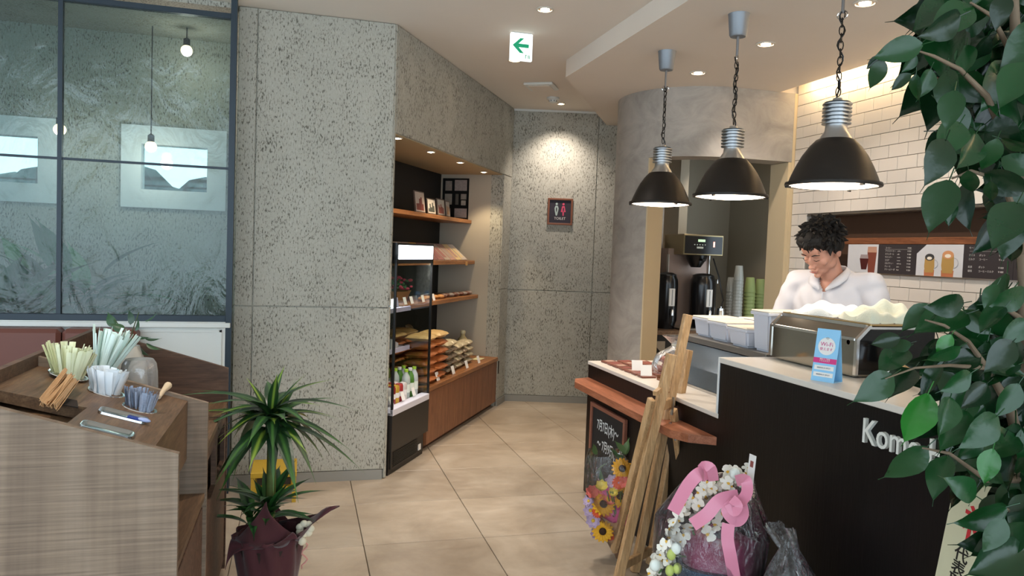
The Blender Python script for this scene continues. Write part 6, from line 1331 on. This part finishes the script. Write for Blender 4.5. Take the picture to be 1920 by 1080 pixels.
FL = [fleaf('leaf', m_fic, .25, .22), fleaf('leaf', m_fic, .45, .10), fleaf('leaf', m_fic, .15, .35)]; FY_ = fleaf('leaf', m_fic2, .3, .2)
cnt = 0
def put(b0, tip, mesh, roll):
    global cnt
    d = tip - b0; L = d.length; x = d/L; v = (VC - b0).normalized(); z = (v - x*v.dot(x)); z = z.normalized() if z.length > .05 else Vector((0, 0, 1)); z = Matrix.Rotation(roll, 3, x) @ z; y = z.cross(x)
    mw = inv @ Matrix([[x[i], y[i], z[i], b0[i]] for i in range(3)] + [[0, 0, 0, 1]]) @ Matrix.Scale(L, 4); piece('leaf', mesh, t, mw); cnt += 1
hero = [(1730,83,1630,108),(1653,106,1621,132),(1656,112,1630,172),(1709,139,1664,170),(1718,104,1689,140),(1718,139,1711,196),(1822,12,1745,60),(1800,30,1720,75),(1884,-10,1868,52),(1790,170,1773,245),(1745,130,1722,190),(1778,130,1765,222),(1925,118,1876,195),(1813,85,1807,146),
(1774,262,1752,340),(1780,338,1737,436),(1791,343,1757,400),(1816,320,1822,374),(1858,340,1858,384),(1775,370,1781,430),(1808,345,1797,430),(1908,380,1862,462),(1874,404,1824,484),(1915,398,1868,490),(1905,440,1890,500),(1830,250,1800,320),(1870,260,1842,330),(1800,230,1765,290),
(1755,575,1683,622),(1807,568,1748,584),(1812,588,1712,610),(1688,633,1627,647),(1708,643,1660,658),(1700,655,1645,693),(1712,693,1660,748),(1674,704,1612,752),(1768,685,1712,748),(1838,668,1760,690),(1784,628,1753,672),(1740,738,1697,846),(1782,745,1765,822),(1738,838,1662,914),(1862,842,1842,914),(1887,950,1783,990),(1882,972,1850,1044),(1778,855,1739,938),(1925,1030,1810,1080),(1922,980,1868,1046),(1870,533,1838,582),(1884,576,1830,626),(1925,550,1866,580),(1820,700,1770,740),(1850,720,1800,770),(1800,560,1770,570),(1900,640,1850,700),(1845,760,1790,800),(1870,780,1820,845),(1840,820,1795,870),(1810,770,1760,850),(1830,930,1790,900),(1910,720,1870,790),(1920,1060,1850,1120),(1800,650,1740,690),(1925,600,1880,650)]
young = {13, 38, 41, 44}
for i, (u0, v0, u1, v1) in enumerate(hero):
    dp = 1.34 + R(-.06, .06); put(Ud(u0, v0, dp), Ud(u1, v1, dp + R(-.05, .03)), FY_ if i in (38, 39, 42) else FL[i % 3], R(-.8, .8))
def inside(p, poly):
    c = False; n = len(poly)
    for i in range(n):
        (x1, y1), (x2, y2) = poly[i], poly[(i+1) % n]
        if (y1 > p[1]) != (y2 > p[1]) and p[0] < (x2-x1)*(p[1]-y1)/(y2-y1) + x1: c = not c
    return c
P1 = [(1770, -30), (1960, -30), (1960, 490), (1900, 420), (1860, 300), (1800, 290), (1785, 180), (1745, 120), (1750, 40)]
P2 = [(1765, 640), (1810, 620), (1870, 560), (1960, 540), (1960, 1080), (1900, 1060), (1880, 950), (1800, 880), (1785, 820), (1765, 720)]
for poly, n in ((P1, 118), (P2, 112)):
    k = 0
    while k < n:
        u, v = R(1700, 1960), R(-30, 1080)
        if not inside((u, v), poly): continue
        dp = R(1.40, 1.66); a = R(PI*.45, PI*.95) if R(0, 1) < .8 else R(0, PI*.5); L = R(75, 118); c = Ud(u, v, dp); du, dv = math.cos(a)*L/2, math.sin(a)*L/2
        put(Ud(u-du, v-dv, dp), Ud(u+du, v+dv, dp + R(-.06, .05)), FL[k % 3], R(-1.1, 1.1)); k += 1
# the rest of the crown, deeper in
FB = [bmesh.new() for _ in range(1)][0]; tmp = []
srcs = [m for m in FL]
for poly, n in ((P1, 120), (P2, 130)):
    k = 0
    while k < n:
        u, v = R(1740, 2000), R(-60, 1120)
        if not inside((min(u, 1955), min(max(v, -29), 1079)), poly): continue
        dp = R(1.58, 1.85); a = R(PI*.3, PI); L = R(70, 115); b0, tip = Ud(u, v, dp), Ud(u + math.cos(a)*L, v + math.sin(a)*L, dp + R(-.06, .06))
        if max(b0.x, tip.x) > 1.66: k += 1; continue
        d = tip - b0; Ln = d.length; x = d/Ln; vw = (VC - b0).normalized(); z = (vw - x*vw.dot(x)).normalized(); z = Matrix.Rotation(R(-1.1, 1.1), 3, x) @ z; y = z.cross(x)
        mw = inv @ Matrix([[x[i], y[i], z[i], b0[i]] for i in range(3)] + [[0, 0, 0, 1]]) @ Matrix.Scale(Ln, 4)
        q = bmesh.new(); q.from_mesh(FL[k % 3]); bmesh.ops.transform(q, matrix=mw, verts=q.verts); mm = bpy.data.meshes.new('tmp'); q.to_mesh(mm); q.free(); FB.from_mesh(mm); bpy.data.meshes.remove(mm); k += 1
me = bpy.data.meshes.new('foliage'); FB.to_mesh(me); me.materials.append(m_fic); me.polygons.foreach_set('use_smooth', [True]*len(me.polygons)); o = bpy.data.objects.new('foliage', me); COL.objects.link(o); o.parent = t; o['kind'] = 'stuff'
